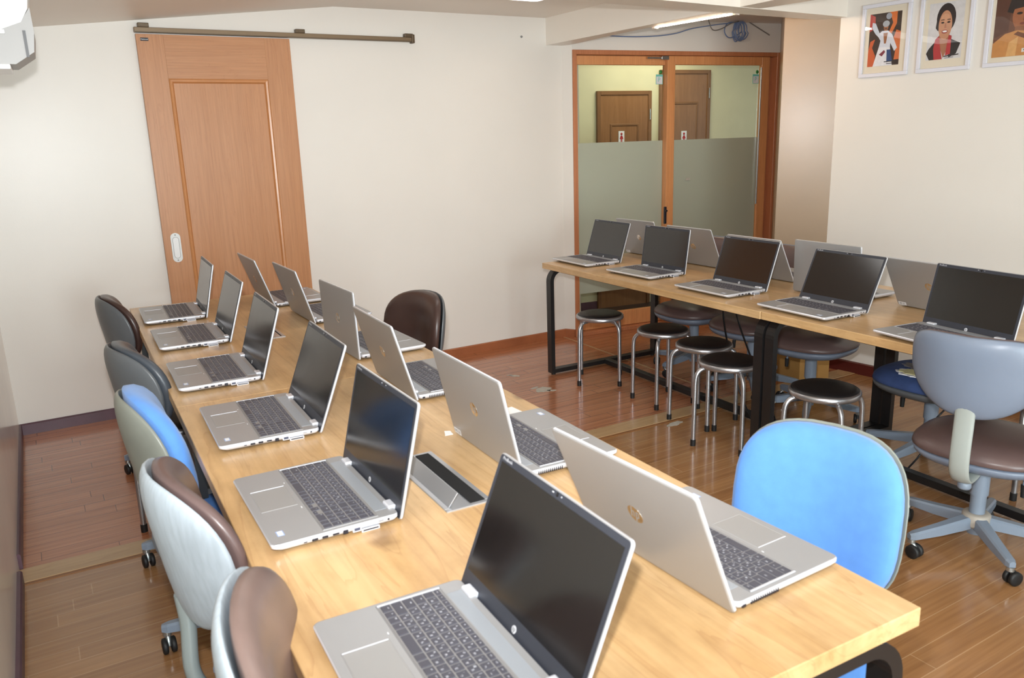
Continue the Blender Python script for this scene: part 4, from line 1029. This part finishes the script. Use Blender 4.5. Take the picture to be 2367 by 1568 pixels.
def make_chair(kind, base_rot=0.3, seat_z=0.44):
    c = CT[kind]; e = empty('office_chair')
    T = Matrix.Translation((0.02, 0, seat_z - 0.058)) @ Matrix.Rotation(-PI / 2, 4, 'Y')
    # seat: pad lying down (front normal up)
    mb = MB(); pad(mb, 0.225, 0.215, 2.6, 2.6, 0.0, 0.058, 0.012, 0.0, 0, T); mb.build('seat', c['seat'], e)
    mb = MB(); pad(mb, 0.222, 0.212, 2.6, 2.6, 0.0, 0.014, 0.048, 0.0, 0, T @ Matrix.Translation((-0.012, 0, 0))); mb.build('seat_shell', c['shell'] if kind != 'scuffed' else M['shell_bg'], e)
    tilt = math.radians(-9)
    TB_ = Matrix.Translation((-0.235, 0, c['zc'])) @ Matrix.Rotation(tilt, 4, 'Y')
    mb = MB(); pad(mb, c['w'] - 0.004, c['h'] - 0.004, c['nt'], c['nb'], c['tap'], c.get('tf', 0.042), 0.010, c.get('cv', 0.105), 0, TB_); mb.build('backrest', c['cush'], e)
    mb = MB(); pad(mb, c['w'] * c.get('ss', 1.0), c['h'] * c.get('ss', 1.0), c['nt'], c['nb'], c['tap'], 0.004, 0.026, c.get('cv', 0.105), 0, TB_ @ Matrix.Translation((-0.014, 0, 0))); mb.build('back_shell', c['shell'], e)
    mb = MB()
    zb = c['zc'] - c['h'] * 0.75
    pa = TB_ @ Vector((-0.026, 0, -0.60 * c['h'])); pb_ = TB_ @ Vector((-0.034, 0, -1.02 * c['h']))
    pth = smooth_path([tuple(pa), tuple(pb_), (pb_.x - 0.004, 0, seat_z - 0.05), (-0.21, 0, seat_z - 0.115), (-0.14, 0, seat_z - 0.122), (-0.03, 0, seat_z - 0.10)], 5)
    if c['bar_tube']: mb.tube(pth, 0.0165, 12)
    else: mb.tube(pth, 0.031, 14, ry=0.009)
    mb.build('back_support', c['bar'], e)
    mb = MB(); T2 = Matrix.Translation((-0.17, 0, seat_z - 0.158)); mb.lathe([(0.006, 0.03), (0.020, 0.028), (0.022, 0.006), (0.018, 0.0), (0.0, 0.0)], 14, 0, T2); mb.build('adjusting_knob', M['frame_gr'], e)
    mb = MB(); mb.tube(smooth_path([(0.02, -0.04, seat_z - 0.095), (0.02, -0.10, seat_z - 0.10), (0.02, -0.125, seat_z - 0.125), (0.02, -0.128, seat_z - 0.18)], 4), 0.006, 8, 0); mb.cyl((0.02, -0.128, seat_z - 0.17), (0.02, -0.129, seat_z - 0.215), 0.011, 0.009, 12, 1)
    mb.build('height_lever', [M['frame_gr'], M['rubber']], e)
    mb = MB(); mb.cyl((0, 0, 0.205), (0, 0, seat_z - 0.085), 0.030, n=24); mb.cyl((0, 0, 0.055), (0, 0, 0.22), 0.0255, n=24); mb.cyl((0, 0, seat_z - 0.11), (0, 0, seat_z - 0.06), 0.05, 0.09, 24); mb.build('column', M['frame_gr'], e)
    mb = MB(); mb.lathe([(0.026, 0.085), (0.042, 0.085), (0.046, 0.095), (0.046, 0.128), (0.040, 0.134), (0.026, 0.134)], 24); mb.build('hub', M['collar'], e)
    for k in range(5):
        a = base_rot + 2 * PI * k / 5
        mb = MB(); T = Matrix.Rotation(a, 4, 'Z')
        def sec(x, w, z0, z1): return [(x, -w, z0), (x, w, z0), (x, w, z1 - 0.006), (x, w - 0.006, z1), (x, -w + 0.006, z1), (x, -w, z1 - 0.006)]
        mb.loops([sec(0.035, 0.021, 0.082, 0.125), sec(0.15, 0.018, 0.070, 0.106), sec(0.250, 0.0155, 0.066, 0.092), sec(0.268, 0.010, 0.068, 0.088)], T=T)
        leg = mb.build('base_leg', M['frame_gr'], e)
        caster(None, 0.256, a).build('caster', [M['rubber'], M['zinc']], leg)
    return e
GB = 'swivel chairs around the left table'; GR = 'swivel chairs around the right table'
def place(kind, bx, by, yaw, label, group, mode='back', brot=0.3, proto=None, seat_z=0.44):
    """mode back: (bx,by) is the backrest centre; mode hub: the column"""
    o = make_chair(kind, brot, seat_z)
    a = math.radians(yaw)
    if mode == 'back': hx, hy = bx + 0.255 * math.cos(a), by + 0.255 * math.sin(a)
    else: hx, hy = bx, by
    o.location = (hx, hy, 0); o.rotation_euler = (0, 0, a)
    tag(o, label, 'chair', group); return o
place('dark', -0.118, 3.25, 4, 'dark brown swivel chair at the far left, beside the sliding door', GB, brot=0.55)
place('char', -0.128, 2.20, 8, 'charcoal padded swivel chair between the dark brown and the blue chair on the left', GB)
place('sky', -0.130, 1.61, 3, 'blue fabric swivel chair with grey green shell on the aisle side of the left table', GB)
place('scuffed', -0.120, 0.95, 5, 'brown swivel chair with scuffed pale grey shell behind the near left chair', GB, brot=0.1)
place('worn', -0.075, 0.385, -14, 'brown swivel chair with stained worn backrest at the bottom left edge of the table', GB)
place('dark', 1.10, 2.45, 192, 'dark brown swivel chair facing the left table from the far aisle side', GB)
place('blue', 1.250, 0.470, 195, 'bright blue fabric swivel chair at the near right corner of the left table', GB)
c8 = place('brown', 2.465, 0.805, 14, 'brown swivel chair turned away, its blue grey shell facing the camera', GR, 'hub', math.radians(91 - 14))
d1 = place('brown', 3.17, 3.08, 180, 'brown swivel chair behind the right table, nearest the glass doors', GR, 'hub', 0.1)
d2 = place('brown', 3.17, 2.58, 180, 'brown swivel chair behind the right table, second from the glass doors', GR, 'hub', 0.84)
d3 = place('brown', 3.09, 2.09, 190, 'brown swivel chair behind the right table, third, its wide seat showing beside the leg frames', GR, 'hub', 0.48, seat_z=0.458)
d4 = place('navy', 3.03, 1.37, 180, 'torn navy blue swivel chair with yellow foam showing on its seat', GR, 'hub', 0.0)
# torn patches on the navy seat
for c in d4.children:
    if c.name.split('.')[0] == 'seat': ds = c
mb = MB()
def blob(mb, cx, cy, rx, ry, z, mi, n=28, seed=1, T=None, h=0.003):
    random.seed(seed); pts = []
    for k in range(n):
        a = 2 * PI * k / n; r = 0.78 + 0.4 * random.random(); pts.append((cx + rx * r * math.cos(a), cy + ry * r * math.sin(a)))
    mb.prism(pts, z, z + h, mi, T)
p_ = MB(); blob(p_, 0.150, 0.0, 0.050, 0.075, 0.4335, 1, seed=3, h=0.005); blob(p_, 0.148, 0.0, 0.038, 0.060, 0.4345, 0, seed=4, h=0.0065)
q_ = p_.build('torn_foam', [M['foam'], M['lining']], ds); q_['label'] = 'ragged yellow foam patch in the torn seat'
p_ = MB(); blob(p_, 0.055, -0.02, 0.05, 0.09, 0.4385, 0, seed=5, h=0.003); q_ = p_.build('worn_patch', M['worn_gr'], ds)

# ------------------------------------------------------------------ stools
def make_stool():
    e = empty('round_stool')
    zs = 0.428
    mb = MB(); mb.lathe([(0.0, zs - 0.030), (0.128, zs - 0.030), (0.136, zs - 0.016), (0.133, zs - 0.006), (0.118, zs), (0.06, zs + 0.002), (0.0, zs + 0.002)], 40); mb.build('seat', M['stool_v'], e)
    mb = MB()
    loops = []
    mb.lathe([(0.128, zs - 0.036), (0.141, zs - 0.034), (0.1455, zs - 0.025), (0.144, zs - 0.013), (0.137, zs - 0.007), (0.131, zs - 0.010), (0.128, zs - 0.036)], 40, cap0=False, cap1=False); mb.build('rim', M['steel'], e)
    for k in range(4):
        a = PI / 2 * k; c, s = math.cos(a), math.sin(a)
        pr = [(0.10, zs - 0.040), (0.128, zs - 0.042), (0.150, zs - 0.055), (0.164, zs - 0.080), (0.168, zs - 0.12), (0.1715, 0.02)]
        pts = smooth_path([(r * c, r * s, z) for r, z in pr[:5]], 4) + [(pr[5][0] * c, pr[5][0] * s, pr[5][1])]
        mb = MB(); mb.tube(pts, 0.0105, 12); lg = mb.build('leg', M['steel'], e)
        mb = MB(); mb.cyl((0.1718 * c, 0.1718 * s, 0.0), (0.1714 * c, 0.1714 * s, 0.032), 0.0128, n=14); mb.build('rubber_foot', M['rubber'], lg)
    return e
sp = make_stool()
SG = 'black and chrome stools'
STO = [((2.545, 3.225), 8, 'black round stool with chrome legs, leftmost under the right table by the glass doors'),
       ((2.605, 2.70), 40, 'black round stool with chrome legs, second from the glass doors'),
       ((2.572, 2.335), 56, 'black round stool with chrome legs, third from the glass doors'),
       ((2.447, 2.02), 68, 'black round stool with chrome legs, against the black joint legs of the right tables'),
       ((2.455, 1.478), 64, 'black round stool with chrome legs, right of the joint legs and behind the blue chair'),
       ((3.10, 1.02), 28, 'stool mostly hidden behind the grey backed chair, only legs showing at the right edge'),
       ((0.05, 2.63), 17, 'stool under the left table, one leg showing beside the blue chair')]
for i, ((x, y), a, lab) in enumerate(STO):
    o = sp if i == 0 else copy_tree(sp)
    o.location = (x, y, 0); o.rotation_euler = (0, 0, math.radians(a)); tag(o, lab, 'stool', SG)

# ------------------------------------------------------------------ small things
mb = MB(); mb.tube(smooth_path([(2.60, 2.24, 0.69), (2.62, 2.25, 0.55), (2.70, 2.28, 0.35), (2.74, 2.24, 0.15), (2.72, 2.12, 0.03), (2.69, 2.0, 0.012)]), 0.0045, 8)
tag(mb.build('hanging_cable', M['black_cable']), 'black power cord hanging below the right table, left one of two', 'cord', 'black cords under the right table')
mb = MB(); mb.tube(smooth_path([(2.62, 2.19, 0.69), (2.66, 2.19, 0.55), (2.78, 2.20, 0.32), (2.83, 2.14, 0.14), (2.78, 2.02, 0.03), (2.73, 1.96, 0.012)]), 0.0045, 8)
tag(mb.build('hanging_cable', M['black_cable']), 'black power cord hanging below the right table, right one of two', 'cord', 'black cords under the right table')
ps = empty('power_strip', (2.69, 1.95, 0))
mb = MB(); mb.box(-0.03, 0.03, -0.06, 0.06, 0.0, 0.03, 0, 0.004, 2); mb.build('socket_block', M['white_pl'], ps)
mb = MB(); mb.tube(smooth_path([(0.0, 0.06, 0.018), (0.03, 0.09, 0.08), (0.05, 0.05, 0.16), (0.02, 0.10, 0.06), (0.02, 0.16, 0.01)]), 0.004, 8); mb.build('cord', M['white_cable'], ps)
tag(ps, 'white power strip with looping cord beside the black joint legs', 'power strip')
mb = MB(); mb.tube(smooth_path([(2.92, 1.20, 0.36), (2.86, 1.25, 0.25), (2.90, 1.28, 0.15), (2.86, 1.30, 0.08), (2.84, 1.33, 0.02)]), 0.004, 8)
tag(mb.build('curly_cord', M['black_cable']), 'kinked black cord hanging by the torn navy chair base', 'cord')
bx = empty('cardboard_box', (3.62, 2.68, 0), -0.15)
mb = MB(); mb.box(-0.11, 0.11, -0.20, 0.20, 0, 0.29, 0, 0.002, 1); mb.build('carton', M['card'], bx)
mb = MB(); mb.box(-0.1115, -0.1105, -0.10, 0.09, 0.19, 0.28, 0)
for k in range(12): mb.box(-0.1120, -0.1114, 0.035 + 0.004 * k, 0.037 + 0.004 * k + 0.001 * (k % 2), 0.215, 0.27, 1)
q_ = mb.build('shipping_label', [M['sticker_w'], M['ink']], bx); q_['label'] = 'white label with a barcode'
mb = MB()
for yy in (-0.15, -0.13, 0.13, 0.16): mb.lathe([(0.0, -0.1112), (0.010, -0.1112), (0.010, -0.1106), (0.0, -0.1106)], 12, 0, Matrix.Translation((0, yy, 0.245)) @ Matrix.Rotation(PI / 2, 4, 'Y') )
mb.build('punched_hole', M['ink'], bx)
tag(bx, 'cardboard box with white label standing behind the right table chairs', 'box')
mb = MB(); mb.prism([(0.79, 1.165), (0.842, 1.160), (0.836, 1.235), (0.800, 1.232)], 0.7202, 0.7208)
tag(mb.build('paper_slip', M['paper']), 'small white paper slip behind a laptop on the left table', 'paper')
mb = MB(); mb.prism([(0.578, 1.130), (0.600, 1.128), (0.604, 1.155), (0.590, 1.162)], 0.7202, 0.7210)
tag(mb.build('paper_scrap', M['paper']), 'tiny white paper scrap by a lid back on the left table', 'paper')
def tape(name, pts_list, label):
    mb = MB()
    for k, (cx, cy, rx, ry, a) in enumerate(pts_list):
        T = Matrix.Translation((cx, cy, 0.0003)) @ Matrix.Rotation(a, 4, 'Z')
        blob(mb, 0, 0, rx, ry, 0, 0, 18, 11 + k, T, 0.0006)
    tag(mb.build(name, M['tape']), label, 'tape', 'tape remnants on the floor')
tape('tape_patch', [(2.150, 3.255, 0.055, 0.045, 0.5), (2.125, 3.315, 0.03, 0.015, 0.3), (2.185, 3.215, 0.03, 0.015, -0.6)], 'torn grey tape patch on the reddish floor, larger of the two')
tape('tape_patch', [(2.150, 3.61, 0.035, 0.018, -0.8), (2.13, 3.64, 0.02, 0.012, 0)], 'torn grey tape patch on the reddish floor, smaller and farther one')
tape('tape_patch', [(2.41, 2.365, 0.055, 0.022, 0.2)], 'torn grey tape patch across the edge of the wooden threshold')

# ------------------------------------------------------------------ light
def area(name, loc, rot, sx, sy, power, col):
    l = bpy.data.lights.new(name, 'AREA'); l.shape = 'RECTANGLE'; l.size = sx; l.size_y = sy; l.energy = power; l.color = col
    o = link(name, l, None, loc, rot); return o
area('daylight_left_window', (0.52, ry - 0.14, 1.02), (PI / 2, 0, 0), 1.6, 1.8, 185, (0.86, 0.93, 1.0))
area('daylight_right_window', (2.90, ry - 0.14, 1.40), (PI / 2, 0, 0), 1.5, 1.0, 34, (0.88, 0.94, 1.0))
cl = DA - DN * 0.65 + DD * 1.3
area('corridor_added_lamp', (cl.x, cl.y, 2.40), (0, 0, 0), 0.8, 0.3, 12, (1.0, 0.94, 0.78))  # unseen area lamp added to turn the corridor wall yellowish
# camera flash
CAM = Vector((-0.2052, -0.6852, 1.4675))
Rc = ((0.87336692, -0.48605625, -0.03129761), (-0.1444742, -0.1971597, -0.9696676), (0.46514237, 0.85139731, -0.24241535))
right = Vector(Rc[0]); down = Vector(Rc[1]); fwd = Vector(Rc[2])
fl = bpy.data.lights.new('camera_flash', 'SPOT'); fl.energy = 222; fl.shadow_soft_size = 0.02; fl.color = (0.97, 0.985, 1.0)
fl.spot_size = math.radians(100); fl.spot_blend = 1.0
fo = link('camera_flash', fl, None, CAM - down * 0.12 - right * 0.03 + fwd * 0.02)
fo.rotation_euler = (fwd - down * 0.16).to_track_quat('-Z', 'Y').to_euler()
fo.scale = (1.75, 1.0, 1.0)
w = bpy.data.worlds.new('sky'); scene.world = w; w.use_nodes = True
w.node_tree.nodes['Background'].inputs['Color'].default_value = (0.85, 0.92, 1.0, 1); w.node_tree.nodes['Background'].inputs['Strength'].default_value = 1.0

# ------------------------------------------------------------------ camera
cam = bpy.data.cameras.new('camera'); cam.sensor_fit = 'HORIZONTAL'; cam.sensor_width = 23.5
cam.lens = 1845.85 / 2367 * 23.5; cam.clip_start = 0.02; cam.clip_end = 60
cam.dof.use_dof = True; cam.dof.focus_distance = 4.6; cam.dof.aperture_fstop = 5.0
co = link('camera', cam)
m = Matrix((right, -down, -fwd)).transposed().to_4x4(); m.translation = CAM
co.matrix_world = m
scene.camera = co
vs = scene.view_settings
scene.display_settings.display_device = 'sRGB'
vs.view_transform = 'Standard'; vs.look = 'None'; vs.gamma = 1.0; vs.use_curve_mapping = False; vs.exposure = 0.0
